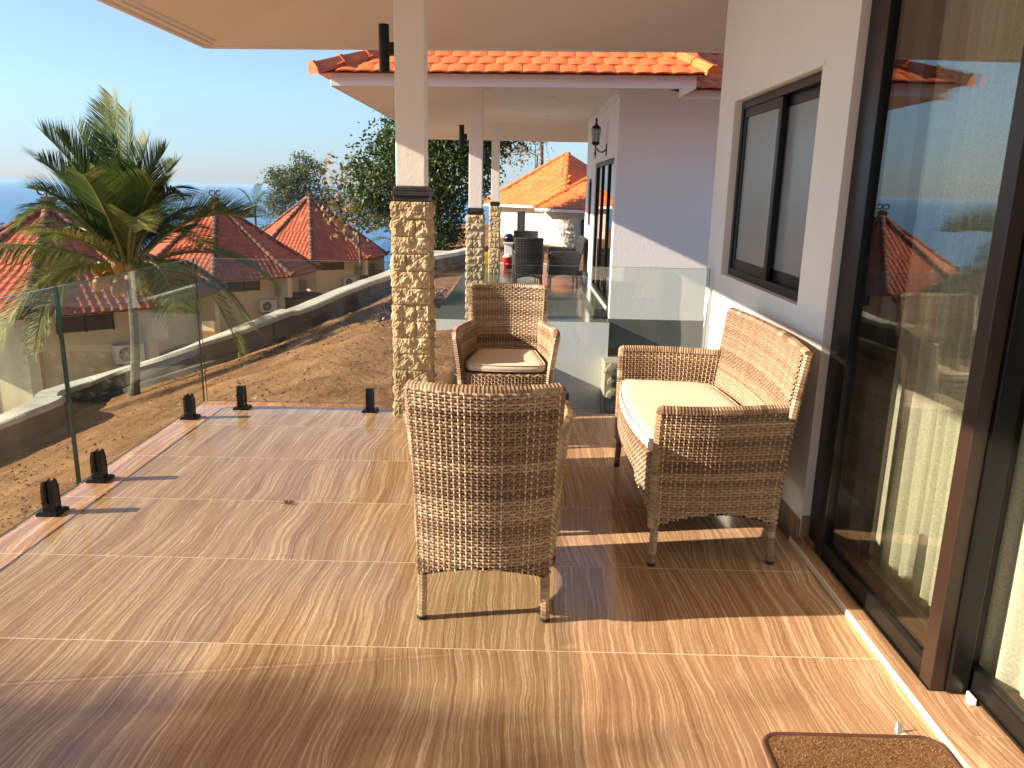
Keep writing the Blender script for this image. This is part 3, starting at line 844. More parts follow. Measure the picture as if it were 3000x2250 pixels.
def rounded(wb, wf, yb, yf, rb, rf, fb, bb):
    KS = []
    def fn(ins):
        pts = []
        def arc(cx, cy, r, a0, a1):
            for k in range(9):
                a = a0+(a1-a0)*k/8; pts.append((cx+r*math.cos(a), cy+r*math.sin(a)))
        WB, WF = wb-ins, wf-ins; YB, YF = yb+ins, yf-ins; RB, RF = max(.01, rb-ins), max(.01, rf-ins)
        arc(WF-RF, YF-RF, RF, 0, PI/2); arc(-(WF-RF), YF-RF, RF, PI/2, PI)
        arc(-(WB-RB), YB+RB, RB, PI, 1.5*PI); arc(WB-RB, YB+RB, RB, 1.5*PI, 2*PI)
        out = []
        n = len(pts)
        for i in range(n):
            a, c = pts[i], pts[(i+1)%n]; L = math.hypot(c[0]-a[0], c[1]-a[1]); k = max(1, int(L/.04))
            if len(KS) < n: KS.append(k)
            k = KS[i]
            for j in range(k): t = j/k; out.append((a[0]+(c[0]-a[0])*t, a[1]+(c[1]-a[1])*t))
        res = []
        for x, y in out:
            f = max(0, 1-(x/WF)**2)
            ty = (y-YB)/(YF-YB); res.append((x, y+fb*f*sm(ty*2-1)-bb*f*sm(1-ty*2)))
        return res
    fn(0)
    return fn

WK = [M_WICKER, M_WBACK]
A1 = wicker_seat('armchair', 'woven rattan armchair nearest the camera, seen from behind', 'chair', .226, .268, .49, .115, (-.10, 2.705, 0), 0, WK, group='wicker armchairs facing each other', flare=.036, bulge=.062)
A2 = copy_tree(A1); A2.location = (-.068, 4.60, 0); A2.rotation_euler = (0, 0, PI)
A2['label'] = 'woven rattan armchair facing the camera by the stone pillar, with a beige cushion'
BENCH = wicker_seat('wicker_bench', 'woven rattan two seat bench against the white wall, facing left', 'bench', .555, .595, .50, .065, (.808, 3.492, 0), R(90), WK, hgt=.880, arm=.655, bulge=.045, fbulge=.05, arch=.045, farch=.13, seed=77)
cushion('beige seat cushion on the armchair nearest the camera, mostly hidden by its back', rounded(.185, .232, -.21, .235, .05, .05, .02, .02), .452, .502, (-.10, 2.705, 0), 0, 'beige seat cushions')
cushion('beige seat cushion on the far armchair that faces the camera', rounded(.185, .232, -.21, .235, .05, .05, .02, .02), .452, .502, (-.068, 4.60, 0), PI, 'beige seat cushions')
cushion('long beige seat cushion on the rattan bench by the wall', rounded(.535, .560, -.195, .255, .10, .05, .055, .05), .452, .508, (.808, 3.492, 0), R(90), 'beige seat cushions')
# coffee table
T = thing('coffee_table', 'low woven rattan coffee table with a dark glass top between the two armchairs', 'table', (-.09, 3.62, 0))
b = MB()
hx, hy, zt = .265, .46, .43
for (P, w_) in (((lambda u, v: Vector((u*hx, -hy, .06+(zt-.06)*v))), 2*hx), ((lambda u, v: Vector((hx, u*hy, .06+(zt-.06)*v))), 2*hy), ((lambda u, v: Vector((-u*hx, hy, .06+(zt-.06)*v))), 2*hx), ((lambda u, v: Vector((-hx, -u*hy, .06+(zt-.06)*v))), 2*hy)):
    weave(b, P, w_, .37, -1, 1, lambda u: .30*(1-u*u), None, .013, .021, seed=5)
b.obj('side_weave', WK, T, tint=True)
b = MB(); weave(b, lambda u, v: Vector((u*hx, -hy+2*hy*v, zt)), 2*hx, 2*hy, -1, 1, None, None, .013, .021, seed=6); b.obj('top_weave', WK, T, tint=True)
b = MB(); bound_rail(b, [(-hx, -hy, zt), (hx, -hy, zt), (hx, hy, zt), (-hx, hy, zt), (-hx, -hy, zt)], .016, 3); b.obj('rim', WK, T, tint=True)
for sx in (-1, 1):
    for sy in (-1, 1):
        b = MB(); bound_rail(b, [(sx*(hx-.012), sy*(hy-.012), .12), (sx*(hx-.012), sy*(hy-.012), .004)], .017, 8); b.obj('leg', WK, T, tint=True)
boxo('glass_top', mat('smoked_glass', (.02,.018,.015), .05), T, -hx+.02, hx-.02, -hy+.02, hy-.02, zt+.009, zt+.015, .002)

# ============================================================ SMALL THINGS ON THE FLOOR
# doormat
mt = thing('doormat', 'brown coir doormat with a dark bound edge in front of the sliding door', 'doormat', (.945, 1.52, 0))
def rr_(hw, hh, r, n=8):
    P = []
    for cx, cy, a0 in ((hw-r, hh-r, 0), (-hw+r, hh-r, PI/2), (-hw+r, -hh+r, PI), (hw-r, -hh+r, 1.5*PI)):
        for k in range(n+1): a = a0+PI/2*k/n; P.append((cx+r*math.cos(a), cy+r*math.sin(a)))
    return P
b = MB(); P = rr_(.243, .365, .05); i0 = len(b.v); b.v += [(x, y, .0008) for x, y in P]; i1 = len(b.v); b.v += [(x, y, .0095) for x, y in P]; n = len(P)
b.face(*range(i1, i1+n)); [b.face(i0+k, i0+(k+1)%n, i1+(k+1)%n, i1+k) for k in range(n)]
b.obj('mat_base', mat('coir_pile', (.13,.062,.028), .98, (.32,.18,.09), 150, 1, 300, .05, bdist=.004), mt)
b = MB(); rnd = random.Random(5)
for k in range(15000):
    x, y = rnd.uniform(-.236, .236), rnd.uniform(-.358, .358)
    if abs(x) > .2 and abs(y) > .32 and (abs(x)-.193)**2+(abs(y)-.315)**2 > .0019: continue
    a = rnd.uniform(0, 2*PI); s = .0012; h = rnd.uniform(.003, .0055); b.ct = rnd.random()
    i0 = len(b.v); b.v += [(x-s*math.cos(a), y-s*math.sin(a), .0093), (x+s*math.cos(a), y+s*math.sin(a), .0093), (x+rnd.uniform(-.003,.003), y+rnd.uniform(-.003,.003), .0093+h)]
    b.face(i0, i0+1, i0+2)
b.obj('pile', attr_mat('coir_fibre', 'tint', [(0,(.10,.045,.02)),(.6,(.24,.13,.062)),(1,(.42,.26,.14))], .9, .1), mt, tint=True, kind='stuff')
b = MB(); P = rr_(.246, .368, .052); b.tube([(x, y, .0078) for x, y in P]+[(P[0][0], P[0][1], .0078)], .0068, 8, False)
b.obj('bound_edge', mat('dark_binding', (.07,.022,.014), .6, (.10,.035,.022), 60, .3, 200), mt, smooth=True)
# dry leaf
b = MB(); b.tube([(-.035,.008,.012), (-.02,.002,.008), (0,0,.006)], .0012, 4)
for (p, q, r_, s_) in (((0,0,.004),(.018,.014,.016),(.040,.006,.010),(.02,-.004,.003)), ((0,0,.004),(.02,-.004,.003),(.036,-.012,.014),(.012,-.014,.010)), ((-.004,0,.003),(-.014,.012,.012),(.004,.02,.018),(.008,.006,.006))): b.poly([p, q, r_, s_])
tag(b.obj('dry_leaf', mat('dry_leaf', (.13,.035,.022), .7, (.22,.08,.05), 60), loc=(-1.078, 3.44, 0), rotz=.3), 'small curled reddish dry leaf lying alone on the floor tiles', 'leaf')
# white paper scrap, plastic door guide
b = MB(); b.poly([(-.016,-.006,.0006),(.014,-.008,.0006),(.012,.010,.003),(-.012,.012,.004)]); b.poly([(-.012,.012,.004),(.012,.010,.003),(.010,.008,.030),(-.008,.010,.032)]); b.poly([(-.016,-.006,.0006),(-.012,.012,.004),(-.008,.010,.032)])
tag(b.obj('paper_scrap', M_PLASTIC, loc=(1.105, 1.915, 0), rotz=.2), 'small folded white tab standing at the far edge of the doormat', 'paper')
b = MB(); b.box(-.004,.004,-.022,.022,0,.022); b.box(-.014,-.0042,-.022,.008,0,.006)
tag(b.obj('door_guide', M_PLASTIC, loc=(1.362, 2.03, .026), bevel=.002), 'small white plastic guide on the sill at the foot of the sliding door', 'door guide')

# ============================================================ ROOF TILE MAKERS
def flat_tile_mesh(w, l, name, m, th=.016, crown=.012, nxs=5):
    b = MB()
    for yy, zz in ((0, 0), (l, 0)):
        for s in (0, 1):
            for i in range(nxs+1):
                x = -w/2+w*i/nxs; z = crown*(1-(2*i/nxs-1)**2)
                b.v.append((x, yy, zz+z-(th if s else 0)))
    n = nxs+1
    for i in range(nxs):
        b.face(i, i+1, 2*n+i+1, 2*n+i); b.face(n+i+1, n+i, i, i+1) if False else b.face(i, n+i, n+i+1, i+1)
    b.face(0, 2*n, 3*n, n); b.face(n-1, 2*n-1, 4*n-1, 3*n-1)
    return b.mesh(name, m)
def pan_tile_mesh(w, l, name, m):
    """curved pantile: a hump and a trough across its width"""
    b = MB(); nxs = 6; pr = [.0, .016, .026, .018, .003, -.003, .0]
    for yy in (0, l):
        for i in range(nxs+1): b.v.append((-w/2+w*i/nxs, yy, pr[i]))
    for i in range(nxs+1): b.v.append((-w/2+w*i/nxs, 0, pr[i]-.03))
    for i in range(nxs): b.face(i, i+1, nxs+1+i+1, nxs+1+i); b.face(2*(nxs+1)+i, 2*(nxs+1)+i+1, i+1, i)
    return b.mesh(name, m)
def face_frame(A, B, C):
    """frame on a roof plane: x along the eave A->B, y up the slope towards C"""
    ex = (B-A).normalized(); n = ex.cross((C-A)).normalized()
    if n.z < 0: n = -n
    ey = n.cross(ex).normalized()
    if ey.z < 0: ey = -ey
    return ex, ey, n
def tile_spots(A, B, C, D, w, l, tilt=.05, halfshift=True, margin=.0):
    """transforms for tiles on the plane with eave A-B and upper edge D-C"""
    ex, ey, n = face_frame(A, B, C)
    H = (C-A).dot(ey); L = (B-A).length; out = []
    xa1 = (D-A).dot(ex); xb1 = (C-A).dot(ex)
    rows = int(H/l)+1
    for r in range(rows):
        y = r*l; t = min(1, (y+l*.5)/H); x0 = xa1*t+margin; x1 = L+(xb1-L)*t-margin
        if x1-x0 < w*.4: continue
        s = (w/2 if (halfshift and r % 2) else 0)
        k = math.floor((x0-s)/w)
        x = s+k*w+w/2
        while x < x1+w*.2:
            if x > x0+w*.12 and x < x1-w*.12:
                p = A+ex*x+ey*y+n*.03
                M = Matrix((ex, (ey+n*-tilt).normalized(), n)).transposed().to_4x4()
                M.translation = p
                out.append(M)
            x += w
    return out
def place_tiles(parent, spots, me, limit, mname, name='roof_tile', stuffname='roof_tiles'):
    """the ones that show largest (first in the list) as parts, the rest joined"""
    inv = Matrix.Translation(-Vector(parent.location)) if parent.location.length else Matrix.Identity(4)
    par = parent
    for M in spots[:limit]:
        j = Matrix.Rotation(random.uniform(-.012, .012), 4, 'Z') @ Matrix.Translation((0, random.uniform(-.006, .006), random.uniform(-.003, .004)))
        inst(me, name, par, mtx=inv @ M @ j)
    rest = spots[limit:]
    if rest:
        b = MB(); vs = [v.co.copy() for v in me.vertices]; fs = [tuple(p.vertices) for p in me.polygons]
        for M in rest:
            Mi = inv @ M; i0 = len(b.v); b.v += [tuple(Mi @ v) for v in vs]
            for f in fs: b.f.append(tuple(i0+i for i in f)); b.t.append(0); b.mi.append(0)
        b.obj(stuffname, me.materials[0], par, kind='stuff')
def cap_row(parent, A, B, me, step, name='ridge_cap', up=Vector((0,0,1))):
    inv = Matrix.Translation(-Vector(parent.location))
    d = (B-A); L = d.length; d.normalize(); x = d.cross(up).normalized(); n = x.cross(d).normalized()
    k = 0
    while k*step < L-step*.3:
        M = Matrix((x, d, n)).transposed().to_4x4(); M.translation = A+d*(k*step)
        inst(me, name, parent, mtx=inv @ M @ Matrix.Rotation(random.uniform(-.02, .02), 4, 'X')); k += 1
def hexcap_mesh(w, h, l, m, name='ridge_cap'):
    b = MB(); pr = [(-w, -.02), (-w, h*.45), (-w*.45, h), (w*.45, h), (w, h*.45), (w, -.02)]
    for yy, s in ((0, 1.12), (.035, 1.12), (.036, 1.0), (l, .94)):
        for x, z in pr: b.v.append((x*s, yy, z*s))
    for r in range(3):
        for i in range(5): a = r*6+i; b.face(a, a+1, a+7, a+6)
    b.face(*[i for i in reversed(range(6))])
    return b.mesh(name, m)
def roundcap_mesh(r, l, m, name='ridge_cap'):
    b = MB(); n = 8
    for yy, s in ((0, 1.1), (.05, 1.05), (l, .92)):
        for i in range(n+1): a = PI*i/n; b.v.append((-math.cos(a)*r*s, yy, math.sin(a)*r*s*.9-.01))
    for q in range(2):
        for i in range(n): a = q*(n+1)+i; b.face(a, a+1, a+n+2, a+n+1)
    b.face(*reversed(range(n+1)))
    return b.mesh(name, m)

# ============================================================ NEIGHBOUR VILLA
NV = thing('villa', 'neighbouring white villa with an orange tiled porch roof on stone clad pillars', 'house', (1.28, 12, -.3))
def npar(o): o.parent = NV; o.location = (-1.28, -12, .3); return o
def nb(name, m, x0, x1, y0, y1, z0, z1, bevel=0): return npar(boxo(name, m, None, x0, x1, y0, y1, z0, z1, bevel))
FZ = -.30
# deck
nb('deck_base', M_WALL2, -1.20, 1.27, 10.80, 19.9, -2.6, FZ-.006)
dt = {}
for i in range(5):
    for j in range(15):
        x0 = -1.20+i*.6; y0 = 10.81+j*.6; x1 = min(x0+.596, 1.275); y1 = min(y0+.596, 19.9)
        k = (round(x1-x0, 3), round(y1-y0, 3))
        if k not in dt: t = MB(); t.box(0, k[0], 0, k[1], -.004, 0); dt[k] = t.mesh('deck_tile', M_TEAL)
        npar(inst(dt[k], 'deck_tile', NV)).location = (x0-1.28, y0-12, FZ+.3)
# rooms
b = MB()
DY0, DY1, DZ = 11.25, 14.05, 1.94
b.box(1.28, 1.48, 10.95, DY0, -.27, 2.86); b.box(1.28, 1.48, DY1, 14.62, -.3, 2.86); b.box(1.28, 1.48, DY0, DY1, DZ, 2.86); b.box(1.28, 1.48, DY0, DY1, -.4, -.18)
b.box(1.28, 1.48, 15.35, 15.9, -.3, 2.86); b.box(1.28, 1.48, 14.62, 15.35, 1.70, 2.86); b.box(1.28, 1.48, 14.62, 15.35, -.3, .85)
b.box(1.48, 6, 10.95, 11.12, -.27, 2.86); b.box(1.48, 6, 15.75, 15.9, -.3, 2.86)
npar(b.obj('wall', M_WALL2))
nb('plinth', M_GREYW, 1.262, 6, 10.925, 11.0, -.69, -.272)
b = MB()
for k in range(9): b.box(1.20, 1.262, 10.9, 11.05, -2.5+.2*k, -2.32+.2*k)
npar(b.obj('plinth_edge', M_GREYW))
b = MB(); b.box(1.30, 1.34, DY0, DY1, -.18, -.10); b.box(1.30, 1.36, DY0, DY1, DZ-.07, DZ); 
for yy in (DY0, 12.15, 13.1, DY1-.07): b.box(1.30, 1.36, yy, yy+.07, -.099, DZ-.071)
npar(b.obj('door_frame', M_BLACK))
nb('door_pane', glass_mat('dark_pane', (.25,.25,.24), 0, .06), 1.325, 1.331, DY0+.07, DY1-.07, -.1, DZ-.07)
nb('door_step', M_TEAL, 1.10, 1.279, DY0-.05, DY1+.05, FZ+.002, FZ+.10)
b = MB(); b.box(1.30, 1.35, 14.62, 15.35, .85, .90); b.box(1.30, 1.35, 14.62, 15.35, 1.65, 1.70); b.box(1.30, 1.35, 14.62, 14.67, .901, 1.649); b.box(1.30, 1.35, 15.30, 15.35, .901, 1.649); b.box(1.31, 1.34, 14.95, 15.0, .901, 1.649)
wfr = npar(b.obj('window_frame', M_BLACK))
boxo('pane', M_FROST, wfr, 1.322, 1.328, 14.67, 15.30, .9, 1.65)
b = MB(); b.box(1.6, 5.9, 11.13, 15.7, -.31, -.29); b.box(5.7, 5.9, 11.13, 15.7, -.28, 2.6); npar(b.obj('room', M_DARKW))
# porch roof: fascia, soffit, ceiling
e0, ey0, ez = -2.16, 9.30, 2.575; ix, iy, iz = -.72, 10.82, 2.79; eyf, iyf = 18.8, 17.3
b = MB()
b.poly([(e0+.01,ey0+.01,ez),(ix,iy,iz),(ix,iyf,iz),(e0+.01,eyf,ez)])
b.poly([(e0+.01,ey0+.01,ez),(1.93,ey0+.01,ez+.043),(1.93,iy+.1,iz),(ix,iy,iz)])
b.poly([(1.93,10.2,2.67),(6,10.2,2.67),(6,11,2.8),(1.93,11,2.8)])
b.poly([(ix,iyf,iz),(4,iyf,iz),(4,eyf,ez),(e0+.01,eyf,ez)])
b.poly([(ix,iy,iz),(1.93,iy+.1,iz),(4,iy+.1,iz),(4,iyf,iz),(ix,iyf,iz)])
npar(b.obj('soffit', M_SOFFIT))
b = MB(); i0 = 0
for (xa, dz) in ((e0, 0), (1.93, .043)): b.v += [(xa, ey0-.012, ez-.01+dz), (xa, ey0+.008, ez-.01+dz), (xa, ey0+.008, ez+.14+dz), (xa, ey0-.012, ez+.14+dz)]
for k in range(4): b.face(i0+k, i0+(k+1)%4, i0+4+(k+1)%4, i0+4+k)
b.face(3,2,1,0); b.face(4,5,6,7); b.box(e0-.012, e0+.008, ey0+.009, eyf, ez-.01, ez+.14); b.box(1.912, 1.932, ey0+.009, 10.2, ez+.033, ez+.17)
b.box(1.933, 6, 10.185, 10.2, 2.60, 2.70)
b.box(e0-.02, 4, eyf, eyf+.02, ez-.01, ez+.2)
b.box(1.265, 1.279, 10.96, 15.9, 2.70, 2.785); b.box(1.25, 1.265, 10.96, 15.9, 2.745, 2.785)
npar(b.obj('fascia', M_WALL2))
for (x, y) in ((.38, 12.0), (.48, 15.0)):
    b = MB(); b.lathe([(.07, -.012), (.075, 0), (.055, .0)], 16, (x, y, iz-.001)); npar(b.obj('downlight', M_AC))
# tiles
tz = ez+.105; s = math.tan(R(24)); rise = 4.4
A = Vector((e0-.12, ey0-.14, tz)); B = Vector((2.05, ey0-.14, tz+.044)); C = Vector((2.05-2.1, ey0-.14+rise, tz+rise*s)); 
hipB = Vector((2.05-1.0, ey0-.14+1.0, tz+1.0*s))
# front slope: left hip runs in at 45 degrees, right end is a short hip against the second roof
Cc = Vector((2.05-1.35, ey0-.14+rise, tz+rise*s)); Dd = Vector((e0-.12+rise, ey0-.14+rise, tz+rise*s))
FT_ = flat_tile_mesh(.203, .33, 'roof_tile', M_ORANGE)
sp1 = tile_spots(A, B, Vector((B.x-rise*.42, Cc.y, Cc.z)), Dd, .206, .285)
A2_ = Vector((1.75, 10.02, 2.69)); B2_ = Vector((5.6, 10.02, 2.69)); C2_ = Vector((5.6, 13.2, 2.69+3.2*s)); D2_ = Vector((1.75, 13.2, 2.69+3.2*s))
sp2 = tile_spots(A2_, B2_, C2_, D2_, .206, .285)
near = [M for M in sp1 if M.translation.y < 12.2]+[M for M in sp2 if M.translation.y < 11.8 and M.translation.x < 3.2]
far_ = [M for M in sp1+sp2 if M not in near]
A3 = Vector((e0-.12, eyf+.1, tz)); B3 = Vector((e0-.12, ey0-.14, tz))
sp3 = tile_spots(A3, B3, Dd, Vector((Dd.x, eyf+.1-rise, Dd.z)), .206, .285)
place_tiles(NV, near+far_+sp3, FT_, 300, 'orange')
b = MB(); b.poly([A, B, Vector((B.x-rise*.42, Cc.y, Cc.z)), Dd]); b.poly([A2_, B2_, C2_, D2_]); b.poly([A3, B3, Dd, Vector((Dd.x, eyf+.1-rise, Dd.z))])
b.poly([B, Vector((B.x, 11.5, tz+.2)), Vector((B.x-rise*.42, Cc.y, Cc.z))])
npar(b.obj('roof_deck', M_RIDGE))
HX = hexcap_mesh(.085, .105, .40, M_RIDGE)
cap_row(NV, A+Vector((-.03,-.03,.0)), Dd, HX, .36)
cap_row(NV, B+Vector((.02,-.03,.02)), Vector((B.x-rise*.42, Cc.y, Cc.z)), hexcap_mesh(.07, .08, .40, M_ORANGE), .36)
# pillars
pillar(NV, -.735+.028, -.50-.028, 10.84, 11.05, FZ+.001, 2.80, 1.13, 13, False, 11)
pillar(NV, -.665+.028, -.44-.028, 17.03, 17.24, FZ+.001, 2.80, 1.13, 13, False, 15)
for (x, y) in ((-.60, 10.95), (-.55, 17.14)):
    b = MB(); b.box(x-.075-.03, x+.105+.03, y-.13, y+.13, 2.76, 2.795); b.box(x-.075-.015, x+.105+.015, y-.115, y+.115, 2.735, 2.759)
    npar(b.obj('capital', M_WALL, bevel=.006))
tube_light(-.815, 10.95, 2.0, 2.30, .036, 'black tube light on the second porch pillar, on the neighbouring villa', .075)
tube_light(-.755, 17.14, 2.0, 2.30, .036, 'black tube light on the farthest porch pillar', .075)
# stepped rubble wall foot beside the gap
def rubble(name, label, P0, P1, h, t, parent=None):
    """wall of uneven stones between two points"""
    T = thing(name, label, 'wall', P0)
    d = Vector(P1)-Vector(P0); L = d.length; ang = math.atan2(d.y, d.x); rnd = random.Random(8)
    c = MB(); c.box(0, L, -t/2+.04, t/2-.04, 0, h-.05); o = c.obj('mortar', mat('rubble_mortar', (.30,.27,.20), .95, (.42,.38,.30), 8, .6, 30), T); o.rotation_euler = (0,0,ang)
    ms = []
    for k in range(5):
        m_ = MB(); n = 7
        pts = [(math.cos(2*PI*i/n)*rnd.uniform(.75,1.1), math.sin(2*PI*i/n)*rnd.uniform(.75,1.1)) for i in range(n)]
        i0 = len(m_.v); m_.v += [(x, .0, z) for x, z in pts]; i1 = len(m_.v); m_.v += [(x*.8, -.5, z*.8) for x, z in pts]; m_.v.append((0, -.62, 0))
        for i in range(n): m_.face(i0+i, i0+(i+1)%n, i1+(i+1)%n, i1+i); m_.face(i1+i, i1+(i+1)%n, i1+n)
        ms.append(m_.mesh('stone', mat('river_stone', (.20,.17,.12), .9, (.38,.34,.26), 3, .6, 12, .15, objrand=.25)))
    z = .1
    while z < h:
        x = .1
        while x < L:
            q = inst(rnd.choice(ms), 'stone', T); r = rnd.uniform(.085, .125)
            q.scale = (r, .11, r*.85); q.rotation_euler = (0, 0, ang); off = Vector((math.cos(ang)*x+math.sin(ang)*(t/2-.045), math.sin(ang)*x-math.cos(ang)*(t/2-.045), z)); q.location = off; x += r*2.05
        z += .18
    return T
rubble('rubble_wall', 'rough stone retaining wall under the grey plinth, behind the bench arm', (1.20, 10.62, -2.6), (3.4, 10.62, -2.6), 1.86, .5)
# wall lantern
wl = thing('wall_lantern', 'black carriage style wall lantern beside the neighbouring villa door', 'lantern', (1.28, 12.35, 2.15))
b = MB(); b.lathe([(.004,.0),(.012,.03),(.010,.05),(.055,.07),(.062,.10),(.05,.11)], 8, (-.17,0,-.06)); b.obj('lantern_base', M_BLACK, wl); b = MB(); b.lathe([(.075,.30),(.06,.33),(.02,.36),(.012,.40),(.02,.42),(.004,.46)], 8, (-.17,0,-.06)); b.obj('lantern_cap', M_BLACK, wl); b = MB(); b.lathe([(.01,0),(.016,-.06),(.004,-.14)], 8, (-.17,0,-.06)); b.obj('drop_finial', M_BLACK, wl)
b = MB(); b.lathe([(.052,.11),(.070,.30)], 6, (-.17,0,-.06)); b.obj('lantern_glass', glass_mat('lantern_glass', (.6,.58,.5), .1, .1), wl)
b = MB()
for k in range(6): a = 2*PI*k/6; b.tube([(-.17+.053*math.cos(a), .053*math.sin(a), .05), (-.17+.072*math.cos(a), .072*math.sin(a), .24)], .004, 4)
b.obj('glazing_bar', M_BLACK, wl)
b = MB(); b.tube([(-.155,0,-.04),(-.12,0,-.09),(-.06,0,-.10),(-.01,0,-.06)], .011, 6); b.lathe([(.0,0)], 3) if False else None; b.box(-.012,-.001,-.045,.045,-.15,.02); b.obj('wall_arm', M_BLACK, wl)
# dark furniture on the neighbouring porch
DK = [M_DARKWEAVE, M_FOOT]
D1 = wicker_seat('armchair', 'dark grey woven armchair seen from behind, nearest on the neighbouring porch', 'chair', .235, .27, .5, .13, (.165, 14.75, FZ), 0, DK, hgt=.92, rp=.03, sp=.045, seed=200, legr=.018, group='dark armchairs on the neighbouring porch')
D2 = copy_tree(D1); D2.location = (.16, 16.4, FZ); D2.rotation_euler = (0, 0, PI); D2['label'] = 'dark grey woven armchair behind another, facing the camera on the neighbouring porch'
D2.location = (.12, 16.55, FZ)
D3 = wicker_seat('wicker_bench', 'dark grey woven two seat bench side on, by the neighbouring villa wall', 'bench', .56, .58, .52, .12, (.80, 15.45, FZ), R(90), DK, hgt=.90, rp=.03, sp=.045, seed=260, legr=.018)
D3.location = (.84, 15.35, FZ)
# low counter wall, bucket, helmet, yellow floor sign
cw = thing('counter', 'low pale grey masonry counter behind the porch chairs', 'counter', (-.25, 19.3, FZ))
boxo('counter_body', M_WALL2, cw, -.12, .62, -.2, .2, 0, .50, .01); boxo('counter_top', M_CAP, cw, -.15, .65, -.23, .23, .501, .54, .008)
hm = thing('helmet', 'dark blue helmet resting on the porch counter', 'helmet', (-.27, 19.3, .24))
b = MB(); b.lathe([(.12,0),(.135,.03),(.135,.09),(.11,.15),(.06,.19),(.01,.205)], 16); b.obj('shell', mat('navy_shell', (.012,.014,.07), .25), hm, smooth=True)
boxo('visor', M_BLACK, hm, -.10, .10, -.155, -.12, .02, .10, .01)
bk = thing('bucket', 'small red bucket with a pale lid beside the porch chairs', 'bucket', (-.27, 18.3, FZ))
b = MB(); b.lathe([(.09,0),(.12,.24),(.128,.25),(.12,.255)], 20); b.obj('pail', mat('red_plastic', (.45,.012,.02), .35), bk, smooth=True)
b = MB(); b.lathe([(.122,.256),(.125,.275),(.05,.31),(.02,.33)], 20); b.obj('lid', M_PLASTIC, bk, smooth=True)
b = MB(); b.tube([(-.12,0,.25),(-.10,-.03,.15),(0,-.135,.10),(.10,-.03,.15),(.12,0,.25)], .004, 5); b.obj('handle', M_AC, bk)
ys_ = thing('floor_sign', 'yellow folding floor sign standing between the two far pillars', 'floor sign', (-.70, 17.75, FZ))
for k, a in ((-1, .16), (1, -.16)):
    b = MB(); b.box(-.13,.13,-.008,.008,.05,.62); b.box(-.13,-.08,-.008,.008,0,.0499); b.box(.08,.13,-.008,.008,0,.0499)
    o = b.obj('sign_panel', mat('yellow_plastic', (.80,.55,.02), .45), ys_, bevel=.004); o.rotation_euler = (a, 0, 0); o.location = (0, k*.10, 0)
ys_.scale = (.7, .7, .62)
# gravel bed with small succulents by the deck
b = MB(); rnd = random.Random(3)
for k in range(900):
    x = -1.25-rnd.random()*1.0; y = 11.4+rnd.random()*3.6; z = ground_z(x, y)+.02+.10*rnd.random(); s = rnd.uniform(.02, .05)
    b.ct = rnd.random(); i0 = len(b.v); b.v += [(x+rnd.uniform(-s,s), y+rnd.uniform(-s,s), z+rnd.uniform(-s,s)*.8) for _ in range(4)]
    b.face(i0,i0+1,i0+2); b.face(i0,i0+2,i0+3); b.face(i0,i0+3,i0+1); b.face(i0+1,i0+3,i0+2)
tag(b.obj('gravel_bed', attr_mat('red_gravel', 'tint', [(0,(.10,.05,.035)),(.6,(.30,.16,.12)),(1,(.48,.42,.36))], .9, .1), tint=True, kind='stuff'), 'reddish gravel bed along the left side of the neighbouring porch', 'gravel')

# ============================================================ GARDEN WALL
gw = thing('garden_wall', 'long low curving concrete garden wall with a pale cap, running down the slope', 'wall', (-4.1, 13.9, -1.2))
b = MB(); c = MB(); th_ = .26
path = smooth_path(WALLP, 8); rowsb = []; rowsc = []
for i, (x, y) in enumerate(path):
    a = path[max(i-1,0)]; d = path[min(i+1,len(path)-1)]; tx, ty = d[0]-a[0], d[1]-a[1]; L = math.hypot(tx, ty); nx_, ny_ = ty/L, -tx/L
    # outward normal is away from the terrace
    if wall_sd(x+nx_*.3, y+ny_*.3) < 0: nx_, ny_ = -nx_, -ny_
    gz = g_in(x, y); top = gz+(.36 if y > 14 else .40+.06*sm((13-y)/4))
    if y > 17: top = min(top, -.12)
    wob = noise.noise(Vector((x*1.3, y*1.3, 0)))*.03
    top += wob; r = []
    for (o, z) in ((-.02, gz-.3), (-.02, top-.11), (-.02, top), (th_, top), (th_, gz-2.2)): r.append(b.vert((x+nx_*o, y+ny_*o, z)))
    rowsb.append(r); r = []
    for (o, z) in ((-.055, top-.035), (-.05, top+.028), (-.02, top+.045), (th_+.02, top+.042), (th_+.04, top-.03)): r.append(c.vert((x+nx_*o, y+ny_*o, z+.004+noise.noise(Vector((x*6, y*6, o*9)))*.006)))
    rowsc.append(r)
for mb_, rows in ((b, rowsb), (c, rowsc)):
    for p, q in zip(rows, rows[1:]):
        for k in range(4): mb_.face(p[k], p[k+1], q[k+1], q[k])
gw.location = (0,0,0)
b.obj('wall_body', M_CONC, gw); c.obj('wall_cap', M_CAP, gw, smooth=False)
# shadow gap course at its foot
b = MB(); prev = None
for i, (x, y) in enumerate(path):
    a = path[max(i-1,0)]; d = path[min(i+1,len(path)-1)]; tx, ty = d[0]-a[0], d[1]-a[1]; L = math.hypot(tx, ty); nx_, ny_ = ty/L, -tx/L
    if wall_sd(x+nx_*.3, y+ny_*.3) < 0: nx_, ny_ = -nx_, -ny_
    gz = g_in(x, y); q = [b.vert((x-nx_*o, y-ny_*o, z)) for o, z in ((.0, gz+.12), (.10, gz+.10), (.13, gz-.1))]
    if prev: b.face(prev[0], prev[1], q[1], q[0]); b.face(prev[1], prev[2], q[2], q[1])
    prev = q
b.obj('footing_ledge', M_CONC, gw)

